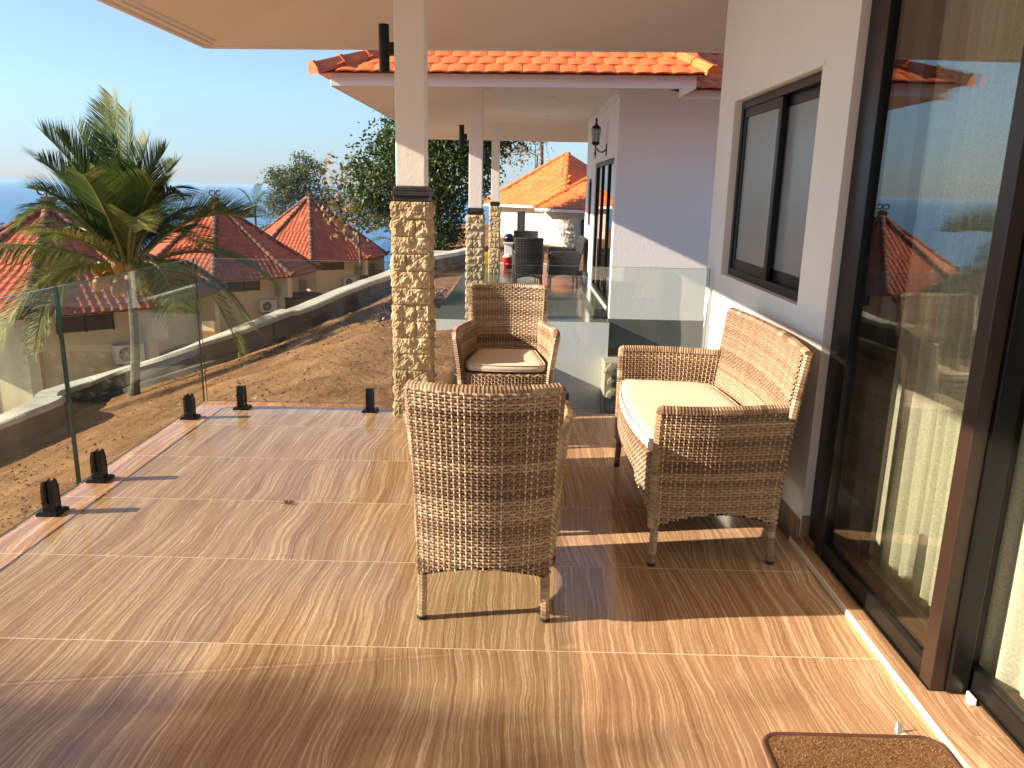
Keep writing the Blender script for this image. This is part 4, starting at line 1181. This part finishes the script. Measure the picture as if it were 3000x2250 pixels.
# ============================================================ THIRD HOUSE (white, orange roof)
H3 = thing('house', 'white stone faced house with a bright orange hipped roof beyond the neighbouring porch', 'house', (1.9, 30, -.6))
def h3(o): o.parent = H3; o.location = (-1.9, -30, .6); return o
def V(x, y, z): return Vector((x, y, z))
apM = V(1.9,33.5,3.0); cM = [V(-1.7,33.8,.9), V(1.6,29.9,.9), V(5.5,33.2,.9), V(2.2,37.1,.9)]
ap2 = V(4.3,30.9,2.95); c2 = [V(.5,28.5,.86), V(2.08,26.8,.86), V(6.8,30.4,.86)]
OT = flat_tile_mesh(.42, .34, 'roof_tile', M_ORANGE, .02, .012, 3)
spH = []
for P, apx in (([cM[0], cM[1]], apM), ([cM[1], cM[2]], apM), ([c2[0], c2[1]], ap2), ([c2[1], c2[2]], ap2)):
    q = tile_spots(P[0], P[1], apx, apx, .42, .30); q.sort(key=lambda M: M.translation.y); spH += q[:260]
place_tiles(H3, spH, OT, 300, 'orange')
b = MB()
for P, apx in ((cM, apM), (c2, ap2)):
    for i in range(len(P)-1): b.poly([P[i], P[i+1], apx])
b.poly([cM[2], cM[3], apM]); b.poly([cM[3], cM[0], apM]); b.poly([c2[2], V(3.5,33,.86), ap2]); b.poly([V(3.5,33,.86), c2[0], ap2])
h3(b.obj('roof_deck', M_RIDGE))
RC = roundcap_mesh(.12, .4, M_ORANGE)
cap_row(H3, cM[0], apM, RC, .37); cap_row(H3, cM[1], apM, RC, .37); cap_row(H3, c2[0], ap2, RC, .37); cap_row(H3, c2[1], ap2, RC, .37)
Wp = [(-1.0,33.7),(1.05,31.2),(.85,28.95),(2.02,27.6),(6.2,31.2)]
b = MB()
for p, q in zip(Wp, Wp[1:]): b.poly([(*p,-1.6),(*q,-1.6),(*q,.95),(*p,.95)])
h3(b.obj('wall', mat('pale_stone_cladding', (.48,.43,.34), .9, (.64,.59,.49), 2.5, .8, 7, .1, bdist=.04)))
b = MB()
for P in (cM[:3], c2):
    for p, q in zip(P, P[1:]):
        b.poly([p+V(0,0,-.10), q+V(0,0,-.10), q+V(0,0,.0), p+V(0,0,.0)])
b.poly([cM[0]+V(0,0,-.1), cM[1]+V(0,0,-.1), V(1.3,31.6,.8), V(-.8,33.9,.8)]); b.poly([c2[0]+V(0,0,-.1), c2[1]+V(0,0,-.1), V(2.3,27.9,.76), V(1.1,29.3,.76)]); b.poly([c2[1]+V(0,0,-.1), c2[2]+V(0,0,-.1), V(6.2,31.4,.76), V(2.3,27.9,.76)])
h3(b.obj('eave_board', M_WALL2))
def wdoor(p, q, t0, t1, z0, z1, m, nm):
    P, Q = V(*p,0), V(*q,0); d = (Q-P); a = P+d*t0; e = P+d*t1; n = V(d.y,-d.x,0).normalized()*.03
    if n.y > 0: n = -n
    b = MB(); b.poly([a+n+V(0,0,z0), e+n+V(0,0,z0), e+n+V(0,0,z1), a+n+V(0,0,z1)]); b.poly([a+V(0,0,z1), a+n+V(0,0,z1), e+n+V(0,0,z1), e+V(0,0,z1)]); b.poly([a+V(0,0,z0), a+n+V(0,0,z0), a+n+V(0,0,z1), a+V(0,0,z1)]); b.poly([e+V(0,0,z0), e+n+V(0,0,z0), e+n+V(0,0,z1), e+V(0,0,z1)])
    o = h3(b.obj(nm, m))
    n2 = n*1.5; c = MB(); w_ = (e-a).normalized()*.07
    for s0, s1 in ((a, a+w_), (e-w_, e)): c.poly([s0+n2+V(0,0,z0), s1+n2+V(0,0,z0), s1+n2+V(0,0,z1), s0+n2+V(0,0,z1)])
    c.poly([a+n2+V(0,0,z1-.07), e+n2+V(0,0,z1-.07), e+n2+V(0,0,z1+.001), a+n2+V(0,0,z1+.001)])
    k = c.obj('door_frame', M_BLACK, o)
wdoor(Wp[0], Wp[1], .44, .57, -1.3, .62, M_BLACK, 'door')
wdoor(Wp[3], Wp[4], .02, .135, -1.3, .52, mat('grey_glazing', (.10,.11,.12), .2), 'door')

# ============================================================ BUNGALOWS BELOW
PT = pan_tile_mesh(.235, .34, 'roof_tile', M_REDT)
MC = roundcap_mesh(.13, .36, M_MOSS)
def ac_unit(x, y, z, rz, label):
    t = thing('air_conditioner', label, 'air conditioner', (x, y, z), rz, 'outdoor air conditioner units on the bungalow walls')
    boxo('casing', M_AC, t, -.40, .40, -.30, 0, 0, .55, .02)
    b = MB(); n = 20; cx, cz = -.09, .275
    b.v += [(cx+.215*math.cos(2*PI*k/n), -.304, cz+.215*math.sin(2*PI*k/n)) for k in range(n)]; b.face(*range(n)); b.obj('fan_opening', M_BLACK, t)
    b = MB()
    for r in (.05, .10, .15, .20): b.tube([(cx+r*math.cos(2*PI*k/n), -.312, cz+r*math.sin(2*PI*k/n)) for k in range(n+1)], .005, 4, False)
    for k in range(6): a = PI*k/3; b.tube([(cx, -.311, cz), (cx+.21*math.cos(a), -.311, cz+.21*math.sin(a))], .006, 4)
    b.lathe([(.001,0),(.03,.0)], 6) if False else None
    b.obj('fan_grille', M_AC, t)
    boxo('bracket', M_CONC, t, -.35, .35, -.28, 0, -.05, -.002)
    return t
def bungalow(label, cx, cy, ez, az, off, gz, acface, nparts=300):
    T = thing('bungalow', label, 'bungalow', (cx, cy, gz), 0, 'octagonal bungalows with red tiled roofs below the terrace')
    Rr, Rw = 4.72, 3.72
    C = [Vector((cx+Rr*math.cos(R(off+45*k)), cy+Rr*math.sin(R(off+45*k)), ez)) for k in range(8)]
    W = [Vector((cx+Rw*math.cos(R(off+45*k)), cy+Rw*math.sin(R(off+45*k)), 0)) for k in range(8)]
    ap = Vector((cx, cy, az)); mid = [ap+(c-ap)*.55+Vector((0,0,-.06)) for c in C]
    order = sorted(range(8), key=lambda k: (C[k]+C[(k+1)%8]).length)   # nearest faces first
    spots = []
    for k in order:
        a, c = C[k], C[(k+1)%8]; m0, m1 = mid[k], mid[(k+1)%8]
        spots += tile_spots(a, c, m1, m0, .235, .285, .11, False)
        spots += tile_spots(m0, m1, ap, ap, .235, .285, .11, False)
    place_tiles(T, spots, PT, nparts, 'red')
    inv = Matrix.Translation((-cx, -cy, -gz))
    def par(b, nm, m, **k): o = b.obj(nm, m, T, **k); o.data.transform(inv); return o
    b = MB()
    for k in range(8): b.poly([C[k], C[(k+1)%8], mid[(k+1)%8], mid[k]]); b.poly([mid[k], mid[(k+1)%8], ap])
    b2 = MB()
    for k in range(8): b2.poly([C[k]+Vector((0,0,-.02)), C[(k+1)%8]+Vector((0,0,-.02)), Vector((W[(k+1)%8].x, W[(k+1)%8].y, ez+.0)), Vector((W[k].x, W[k].y, ez+.0))])
    par(b, 'roof_deck', M_REDT); par(b2, 'eave_soffit', M_DKWOOD)
    for k in range(8):
        cap_row(T, C[k]+Vector((0,0,.05)), mid[k]+Vector((0,0,.05)), MC, .31); cap_row(T, mid[k]+Vector((0,0,.05)), ap+Vector((0,0,.05)), MC, .31)
        b = MB(); d = (C[k]-ap); d.z = 0; d.normalize()
        b.tube([C[k]+d*(-.3)+Vector((0,0,.12)), C[k]+d*.02+Vector((0,0,.14)), C[k]+d*.2+Vector((0,0,.26))], [.11,.10,.03], 6); par(b, 'eave_ornament', M_MOSS)
    # finial: square base, neck and two scrolls
    b = MB(); b.box(cx-.16, cx+.16, cy-.16, cy+.16, az-.05, az+.17); b.box(cx-.20, cx+.20, cy-.20, cy+.20, az+.171, az+.22); b.box(cx-.12, cx+.12, cy-.12, cy+.12, az+.221, az+.30)
    fin = par(b, 'finial', M_MOSS)
    s = MB()
    for sg in (-1, 1): s.tube([(cx+sg*(.16+.11*math.cos(a)), cy, az+.46+.11*math.sin(a)) for a in [PI*(-.85+.17*i)*1 for i in range(11)]][::1] if sg < 0 else [(cx+.16-.11*math.cos(a), cy, az+.46+.11*math.sin(a)) for a in [PI*(-.85+.17*i) for i in range(11)]], .028, 6)
    s.tube([(cx, cy, az+.3), (cx, cy, az+.62)], [.03,.015], 6)
    par(s, 'finial_scroll', M_BLACK)
    # walls with corner piers that reach out under the eaves
    for k in range(8):
        p, q = W[k], W[(k+1)%8]; b = MB(); b.poly([(p.x,p.y,gz-.6),(q.x,q.y,gz-.6),(q.x,q.y,ez),(p.x,p.y,ez)]); 
        wl_ = par(b, 'wall', M_CREAM)
        d = (q-p).normalized(); n = Vector((d.y,-d.x,0))
        if (p+n-Vector((cx,cy,0))).length < (p-Vector((cx,cy,0))).length: n = -n
        L = (q-p).length
        if k % 2 == acface % 2:
            x0, x1 = L*.20, L*.70
            b = MB()
            pts = [(x0,ez-.62),(x1,ez-.62),(x1,ez-.18),(x0,ez-.18)]
            b.poly([p+d*u+n*.02+Vector((0,0,z)) for u, z in pts]); wn = par(b, 'window', M_DKWOOD)
            b = MB()
            for u in (x0, (x0+x1)/2, x1): a0 = p+d*(u-.03)+n*.045; a1 = p+d*(u+.03)+n*.045; b.poly([a0+Vector((0,0,ez-.64)), a1+Vector((0,0,ez-.64)), a1+Vector((0,0,ez-.16)), a0+Vector((0,0,ez-.16))])
            o = b.obj('mullion', M_BLACK, wn); o.data.transform(inv)
        # pier
        r = (p-Vector((cx,cy,0))).normalized(); t = Vector((-r.y, r.x, 0)); b = MB()
        def quad(a, c_): pass
        for (r0, r1, z0, z1) in ((-.05,.32,gz-.6,ez-.5),(-.05,.80,ez-.95,ez-.03)):
            i0 = len(b.v)
            for z in (z0, z1):
                for (u, s_) in ((r0,-.13),(r1,-.13),(r1,.13),(r0,.13)): v = p+r*u+t*s_; b.v.append((v.x, v.y, z))
            for q_ in ((0,3,2,1),(4,5,6,7),(0,1,5,4),(1,2,6,5),(2,3,7,6),(3,0,4,7)): b.face(*[i0+i for i in q_])
        par(b, 'corner_pier', M_CREAM)
    # face the camera sees: AC and boarded store beside it
    k = acface; p, q = W[k], W[(k+1)%8]; d = (q-p).normalized(); n = Vector((d.y,-d.x,0))
    if (p+n-Vector((cx,cy,0))).length < (p-Vector((cx,cy,0))).length: n = -n
    L = (q-p).length
    return T, p, q, d, n, L, ez, gz
for i, (lab, cx, cy, ez, az, off, gz, ac) in enumerate((
    ('octagonal bungalow with red tiled roof behind the coconut palm, nearest and leftmost', -14.31, 24.07, -1.98, .70, -70, -4.95, 0),
    ('octagonal bungalow with red tiled roof in the middle, right of the coconut palm', -14.55, 38.01, -2.60, .60, -73, -5.0, 0),
    ('octagonal bungalow with red tiled roof farthest away, left of the stone pillar', -13.06, 49.3, -2.72, .82, -75.5, -5.0, 0))):
    T, p, q, d, n, L, ez_, gz_ = bungalow(lab, cx, cy, ez, az, off, gz, ac)
    a = p+d*(L*.80)+n*.02
    ac_unit(a.x, a.y, ez_-1.62, math.atan2(d.y, d.x), ('air conditioner unit on the nearest bungalow wall, seen through the glass', 'air conditioner unit on the middle bungalow wall', 'air conditioner unit on the farthest bungalow wall')[i])
    # lean-to store
    st = thing('garden_store', ('brown boarded store beside the nearest bungalow', 'brown boarded store beside the middle bungalow', 'brown boarded store beside the farthest bungalow')[i], 'shed', (q.x, q.y, gz_), math.atan2(d.y, d.x)+.25)
    b = MB(); b.box(.45, 2.3, -.9, .9, -.4, 1.35); b.obj('body', M_SHED if i else M_GREYW, st)
    for k in range(6):
        boxo('plank', M_SHED if i else M_GREYW, st, .45+k*.308, .45+k*.308+.30, -.925, -.901, -.35, 1.33)
    boxo('lid', M_DKWOOD, st, .40, 2.35, -.95, .95, 1.351, 1.40)
# paving strip in front of the nearest bungalow
b = MB(); b.box(-17, -10.4, 17.4, 20.0, -5.4, -4.86); b.obj('path', mat('warm_paving', (.42,.33,.20), .9, (.50,.42,.28), 2, .3, 20), kind='structure')

# ============================================================ PALMS
M_FROND = attr_mat('palm_leaf', 'tint', [(0, (.020,.048,.016)), (.35, (.055,.105,.024)), (.65, (.13,.19,.035)), (1, (.34,.29,.07))], .55, .3, .38)
M_RACHIS = mat('palm_rachis', (.24,.22,.06), .5, (.34,.26,.09), 6)
def frond(T, C, tip, ctrl, seed, width=.62, tint=.35, droop=.35, n=64, nm='frond', acute=False):
    n = int(n*1.45); width *= 1.22
    rnd = random.Random(seed); b = MB(); C = Vector(C); tip = Vector(tip); ctrl = Vector(ctrl)
    def P(t): return C*(1-t)**2+ctrl*2*t*(1-t)+tip*t*t
    def D(t): return ((ctrl-C)*(1-t)+(tip-ctrl)*t).normalized()
    for i in range(n):
        t = .16+.84*i/(n-1); p = P(t); d = D(t)
        sd_ = d.cross(Vector((0,0,1)))
        if sd_.length < .25: sd_ = sd_+Vector((.8,-.4,0))*.6
        sd_.normalize(); upn = sd_.cross(d).normalized()
        L = width*(math.sin(PI*min(.93, .12+t*.84))**.55)
        for sg in (-1, 1):
            if rnd.random() < .03: continue
            l = L*rnd.uniform(.88, 1.08); ang = ((.42 if acute else .70)+.35*t+rnd.uniform(-.06, .06))
            dirn = (sd_*sg*math.sin(ang)+d*math.cos(ang)*.9+upn*.25).normalized()
            g = droop*(.7+rnd.random()*.5)
            m_ = p+dirn*l*.5+Vector((0,0,-g*l*.14)); e = p+(dirn*.95)*l+Vector((0,0,-g*l*.62))
            w_ = .0105*(.8+.4*rnd.random()); ax = d*w_
            b.ct = max(0, min(1, tint+rnd.uniform(-.15, .15)+(.18 if t > .9 else 0)))
            i0 = len(b.v); b.v += [tuple(p-ax*.6), tuple(p+ax*.6), tuple(m_-ax), tuple(m_+ax), tuple(e)]
            b.face(i0, i0+1, i0+3, i0+2); b.face(i0+2, i0+3, i0+4)
    o = b.obj(nm, M_FROND, T, tint=True)
    r = MB(); r.tube([P(k/14) for k in range(15)], [.030-.026*k/14 for k in range(15)], 5); r.obj('rachis', M_RACHIS, o, smooth=True)
    return o
PB = Vector((-6.18, 12.12, 0)); PB.z = g_in(-6.18, 12.12)
rgt = Vector((.891, .454, 0)); dep_ = Vector((-.454, .891, 0)); UPZ = Vector((0,0,1)); k_ = .00594
CR = Vector((0, 0, 0))
palm = thing('coconut_palm', 'short coconut palm with long fronds and yellow nuts, growing by the garden wall', 'palm tree', PB)
hc = -.02-PB.z
top_ = Vector((.06, .10, hc))
b = MB(); pts = []; rad = []
for k in range(41): t = k/40; pts.append((top_.x*t+.05*math.sin(t*3), top_.y*t, hc*t-.1*(1-t))); rad.append((.074-.012*t+.05*max(0,.12-t)/.12)*(1.05 if k % 2 else .97))
b.tube(pts, rad, 12); b.obj('trunk', M_PALMBARK, palm)
def rel(r, u, d=0): return top_+(rgt*r+UPZ*u+dep_*d)*.90
FR = [ # tip (right, up, depth), control, tint, droop, leaflet length
 ((.02,3.0,-.1),(.0,1.6,-.1),.5,.05,.62),((-.12,2.85,.15),(-.05,1.5,.1),.42,.05,.62),((.22,2.8,.2),(.1,1.5,.15),.46,.05,.6),
 ((-.55,2.5,.3),(-.2,1.6,.2),.35,.08,.75),((-.8,2.3,-.2),(-.25,1.6,-.1),.3,.08,.8),((.5,2.35,.2),(.15,1.5,.1),.4,.08,.7),((.72,2.15,-.2),(.25,1.6,-.1),.25,.1,.75),
 ((-1.0,2.35,-.4),(-.35,1.7,-.2),.15,.12,.85),((-1.15,1.95,.5),(-.6,1.6,.3),.12,.2,.85),((-1.2,1.5,-.3),(-.8,1.5,-.2),.2,.3,.75),((-.9,1.8,.9),(-.4,1.4,.5),.1,.2,.85),
 ((-1.55,.95,.2),(-1.0,1.75,.1),.3,.45,.6),((.95,2.0,.3),(.35,1.4,.2),.1,.2,.85),((.95,1.45,-.3),(.6,1.7,-.1),.1,.5,.75),((.95,1.0,.9),(.5,1.3,.5),.08,.3,.85),
 ((2.05,1.05,.3),(1.0,1.35,.2),.35,-.1,.85),((2.45,-.15,-.2),(1.35,.95,0),.5,.5,.75),((1.75,-1.6,-.6),(1.25,.85,-.5),.55,.6,.60),
 ((2.0,-.95,.1),(1.1,.75,0),.3,.7,.66),((-2.9,.40,-.4),(-1.3,1.0,-.2),.5,1.1,.78),((-2.2,-1.65,-.8),(-1.5,.9,-.7),.65,.6,.75),
 ((-1.45,-1.0,-.9),(-1.0,.8,-.7),.6,.7,.62),((-1.35,.85,-.9),(-.7,1.0,-.6),.65,.4,.66),((.25,.95,-1.5),(.1,1.5,-.7),.65,.15,.5),
 ((.65,-.4,-1.5),(.5,.8,-1.0),.4,.8,.6),((-.8,1.3,2.0),(-.3,1.4,1.0),.1,.4,.8),((.8,1.4,1.9),(.3,1.4,1.0),.1,.4,.8),
 ((.1,1.7,1.6),(.05,1.2,.8),.1,.3,.8),((-.35,1.9,-.6),(-.15,1.1,-.4),.2,.15,.85),((.35,1.8,-.7),(.15,1.1,-.4),.15,.15,.85),((-1.2,.6,1.6),(-.7,1.3,.9),.15,.5,.8),((1.4,.5,1.4),(.8,1.3,.8),.15,.5,.7),
 ((-.5,1.75,-.9),(-.2,1.2,-.5),.4,.1,.7),((.5,1.65,-.9),(.2,1.2,-.5),.4,.1,.7)]
for i, (tp, ct, ti, dr, wd) in enumerate(FR): frond(palm, rel(0, .1, 0), rel(*tp), rel(*ct), 100+i, wd, ti+.12, dr, 74, acute=(i < 11 or i in (15, 23, 29, 30, 33, 34, 35)))
nm_ = mat('coconut_husk', (.62,.38,.08), .5, (.45,.22,.05), 4, 0, 30, .4, objrand=.25)
b = MB(); b.lathe([(.02,-.115),(.062,-.085),(.088,-.02),(.084,.04),(.05,.09),(.015,.105)], 12); cn = b.mesh('coconut', nm_, True)
rnd = random.Random(12)
for k in range(44):
    a = rnd.uniform(0, 2*PI); r = rnd.uniform(.14, .48)
    o = inst(cn, 'coconut', palm, top_+Vector((math.cos(a)*r, math.sin(a)*r, rnd.uniform(-.12, .26)))); o.rotation_euler = (rnd.uniform(-.5,.5), rnd.uniform(-.5,.5), 0); s = rnd.uniform(.8, 1.15); o.scale = (s,s,s)
for k in range(9):
    a = 2*PI*k/9+rnd.uniform(-.2,.2); b = MB(); b.tube([top_+Vector((0,0,.15)), top_+Vector((math.cos(a)*.25, math.sin(a)*.25, .34)), top_+Vector((math.cos(a)*.5, math.sin(a)*.5, .05+rnd.uniform(-.1,.2)))], [.03,.02,.008], 5); b.obj('fruit_stalk', M_RACHIS, palm)

def small_palm(label, x, y, z, h, L, seed, n=14, tint=.3, lean=(0,0)):
    T = thing('palm_tree', label, 'palm tree', (x, y, z)); rnd = random.Random(seed)
    tp = Vector((lean[0], lean[1], h)); b = MB(); b.tube([Vector((0,0,-.5)), tp*.5+Vector((lean[0]*-.1,0,0)), tp], [.16,.12,.10], 8); b.obj('trunk', M_PALMBARK, T)
    for i in range(n):
        a = 2*PI*i/n+rnd.uniform(-.3,.3); el = rnd.uniform(-.3, 1.35); l = L*rnd.uniform(.8,1.05)
        d = Vector((math.cos(a)*math.cos(el), math.sin(a)*math.cos(el), math.sin(el)))
        frond(T, tp, tp+d*l+Vector((0,0,-.28*l*math.cos(el))), tp+d*l*.55+Vector((0,0,.22*l)), seed*50+i, l*.24, tint, .5, 34)
    return T
small_palm('small pale palm at the far left edge, beyond the nearest bungalow roof', -27.0, 36.5, -8, 6.9, 2.6, 3, 15, .25)
small_palm('small dark palm low behind the left roof slope of the nearest bungalow', -25.6, 37.8, -8, 6.0, 2.0, 4, 10, .2)
small_palm('palm tree low behind the farthest bungalow, just left of the stone pillar', -8.9, 55.5, -6, 3.9, 2.9, 5, 16, .25)
small_palm('little palm between the middle and farthest bungalow roofs, left one', -20.2, 60.5, -8, 7.6, 2.2, 6, 13, .35)
# ============================================================ BROADLEAF TREES
def leafy(name, label, base, trunk, limbs, lobes, nleaf, ls, mleaf, seed, tr=.18, gap=.35, cat='tree', cl=26):
    T = thing(name, label, cat, base); rnd = random.Random(seed); B = Vector(base)
    b = MB(); b.tube([Vector((0,0,-.5)), Vector(trunk)*.5+Vector((.1,0,0)), Vector(trunk)], [tr*1.3, tr, tr*.75], 8)
    tp = Vector(trunk)
    for (c, r) in lobes:
        c = Vector(c); m_ = (tp*.7+c*.3)+Vector((rnd.uniform(-.3,.3), rnd.uniform(-.3,.3), rnd.uniform(-.1,.3)))
        b.tube([tp*rnd.uniform(.65,1), m_, c], [tr*.5, tr*.3, tr*.1], 6)
        for q in range(limbs):
            e = c+Vector((rnd.uniform(-1,1)*r[0], rnd.uniform(-1,1)*r[1], rnd.uniform(-.9,.9)*r[2]))*.8
            b.tube([m_.lerp(c, rnd.random()), (m_+e)*.5+Vector((0,0,.08)), e], [tr*.2, tr*.12, tr*.04], 4)
    b.obj('trunk', M_BARK, T)
    b = MB(); cnt = 0; tot = sum(r[0]*r[1]*r[2] for _, r in lobes)
    for (c, r) in lobes:
        c = Vector(c); nl = int(nleaf*r[0]*r[1]*r[2]/tot); ncl = max(6, nl//cl)
        for q in range(ncl):
            while True:
                v = Vector((rnd.uniform(-1,1), rnd.uniform(-1,1), rnd.uniform(-1,1)))
                if .30 < v.length < 1.06 and noise.noise(v*2.3+Vector((seed, 0, 0))) > -gap: break
            cc = c+Vector((v.x*r[0], v.y*r[1], v.z*r[2])); cs = ls*rnd.uniform(1.6, 3.2); ctint = rnd.random()
            for w_ in range(cl):
                p = cc+Vector((rnd.gauss(0,1), rnd.gauss(0,1), rnd.gauss(0,.8)))*cs*.6
                a = Vector((rnd.uniform(-1,1), rnd.uniform(-1,1), rnd.uniform(-.9,.3))).normalized(); n = a.orthogonal().normalized(); n = (n+Vector((0,0,rnd.uniform(-.5,.8)))).normalized(); s = a.cross(n).normalized()
                l = ls*rnd.uniform(.7,1.2); wd = l*.30; b.ct = max(0, min(1, ctint*.6+rnd.random()*.4))
                i0 = len(b.v); b.v += [tuple(p), tuple(p+a*l*.5+s*wd), tuple(p+a*l), tuple(p+a*l*.5-s*wd)]; b.face(i0, i0+1, i0+2, i0+3)
    b.obj('crown', mleaf, T, tint=True)
    return T
M_LEAF = attr_mat('tree_leaf', 'tint', [(0,(.020,.045,.014)),(.5,(.045,.085,.022)),(.9,(.10,.14,.03)),(1,(.20,.20,.05))], .5, .4, .3)
M_LEAF2 = attr_mat('pale_tree_leaf', 'tint', [(0,(.045,.075,.035)),(.5,(.095,.135,.06)),(1,(.21,.24,.12))], .55, .35, .3)
M_AUT = attr_mat('drying_leaf', 'tint', [(0,(.05,.07,.02)),(.35,(.16,.15,.04)),(.7,(.34,.22,.09)),(1,(.50,.33,.20))], .6, .3, .35)
leafy('broadleaf_tree', 'big dark green tree rising behind the stone pillars', (-2.9, 25.8, -1.1), (.1, 0, 2.2), 9,
  [((.3,0,3.4),(1.7,1.6,1.5)),((-1.6,.2,2.9),(1.1,1.2,1.1)),((1.5,.3,4.4),(1.1,1.3,.9)),((2.8,.2,4.6),(.75,.8,.5)),((.0,.4,1.7),(1.0,1.2,1.1)),((-.9,0,4.1),(1.0,1.0,.8)),((.5,.1,4.9),(1.3,1.3,.8)),((-1.9,0,1.8),(.6,.7,.6)),((.2,-.3,.8),(.8,.8,.8))], 30000, .14, M_LEAF, 21, .22, .38)
leafy('broadleaf_tree', 'round pale green tree standing behind the farthest bungalow roof', (-15.9, 57.6, -6.0), (.0, 0, 4.2), 7,
  [((-.7,0,7.5),(1.5,1.5,1.3)),((.5,0,8.6),(1.0,1.1,.9)),((1.4,0,6.7),(1.2,1.2,.8)),((-1.6,0,6.0),(1.1,1.2,.8)),((2.5,0,5.7),(1.2,1.1,1.0)),((-.2,0,9.5),(.5,.5,.35)),((-1.7,0,8.4),(.45,.5,.3)),((.3,0,5.4),(1.0,1.0,.8))], 13000, .17, M_LEAF2, 22, .16, .18)
leafy('sparse_tree', 'thin bare limbed tree with a few large drying brown leaves', (-8.1, 39.6, -4.2), (.0, 0, 3.6), 9,
  [((-.7,0,5.2),(1.0,.9,1.1)),((.6,0,5.6),(.9,.8,.9)),((-.2,0,4.0),(1.1,.9,.9)),((.9,0,4.2),(.8,.7,.8)),((-1.2,0,6.3),(.5,.5,.4))], 420, .34, M_AUT, 23, .07, .05, cl=6)
leafy('sparse_tree', 'slender tree with thin yellowing leaves above the orange roof', (.35, 37.0, -1.2), (.35, 0, 4.2), 8,
  [((-.7,0,4.6),(.9,.8,.8)),((-1.6,0,4.2),(.7,.7,.6)),((.3,0,5.4),(.7,.7,.5))], 900, .14, M_AUT, 24, .05, .1, cl=9)
leafy('bare_tree', 'bare dark pole like tree with thin side twigs above the orange roof', (.86, 38.0, -1.2), (.02, 0, 5.9), 7,
  [((0,0,4.3),(.8,.5,.5)),((.05,0,5.4),(1.1,.5,.3))], 60, .12, M_AUT, 25, .085, .1, cl=4)
leafy('shrub', 'leafy green shrubs filling the gap between two bungalow roofs', (-18.4, 60, -6.5), (.0, 0, 3.0), 3,
  [((0,0,4.2),(1.6,1.2,1.0)),((1.5,0,3.8),(1.2,1.1,.9)),((-1.2,0,3.9),(.9,1,.8))], 4200, .20, M_LEAF, 26, .08, .2, 'shrub')
leafy('shrub', 'low green bushes beside the far white railing', (-5.6, 48, -4.2), (.0, 0, 1.0), 3,
  [((0,0,1.2),(1.6,1.2,.7)),((1.9,0,1.4),(1.2,1.1,.7))], 2600, .15, M_LEAF, 27, .05, .2, 'shrub')
# thin railing far off beyond the last bungalow
rl = thing('railing', 'thin pale railing beyond the farthest bungalow, left of the stone pillar', 'railing', (-9.6, 51, -3.9))
for k in range(3):
    b = MB(); b.tube([(0,0,.15+.5*k), (4.2,1.0,.15+.5*k)], .03, 5); b.obj('rail', M_CAP, rl)
for k in range(18):
    b = MB(); b.tube([(.25*k,.0595*k,-.6),(.25*k,.0595*k,1.2)], .022, 4); b.obj('baluster', M_CAP, rl)
# low concrete step edges and beam lying in the garden beyond the wall end
b = MB(); b.box(-3.4,-1.2,22.6,22.9,-.55,-.28); b.box(-2.6,-1.3,20.9,21.2,-.6,-.36)
tag(b.obj('kerb', M_CAP), 'pale concrete kerb lengths lying in the far garden behind the second pillar', 'kerb')

SHADE = leafy('broadleaf_tree', 'tall leafy tree left of the terrace, outside the picture, that shades the near floor tiles', (-16.0, -1.95, -4.6), (.2, 0, 8.6), 6,
  [((1.2,.95,10.5),(1.6,.75,.42)),((-.2,.2,10.2),(1.5,1.1,.6)),((2.4,-.1,10.1),(1.3,.8,.5)),((.4,-1.3,10.0),(1.9,1.4,.9)),((2.6,.9,9.75),(.6,.5,.25))], 36000, .13, M_LEAF, 31, .2, .25)
# ============================================================ SEA HAZE
b = MB(); b.box(-29000, 29000, -29000, 29000, -64, 10.5)
hz = bpy.data.materials.new('haze'); hz.use_nodes = True
hn = hz.node_tree; hn.nodes.remove(hn.nodes['Principled BSDF'])
pv = hn.nodes.new('ShaderNodeVolumePrincipled'); pv.inputs['Color'].default_value = (.45,.72,1,1); pv.inputs['Density'].default_value = 8e-5; pv.inputs['Anisotropy'].default_value = .0
hn.links.new(pv.outputs[0], hn.nodes['Material Output'].inputs['Volume'])
b.obj('haze', hz, kind='stuff')
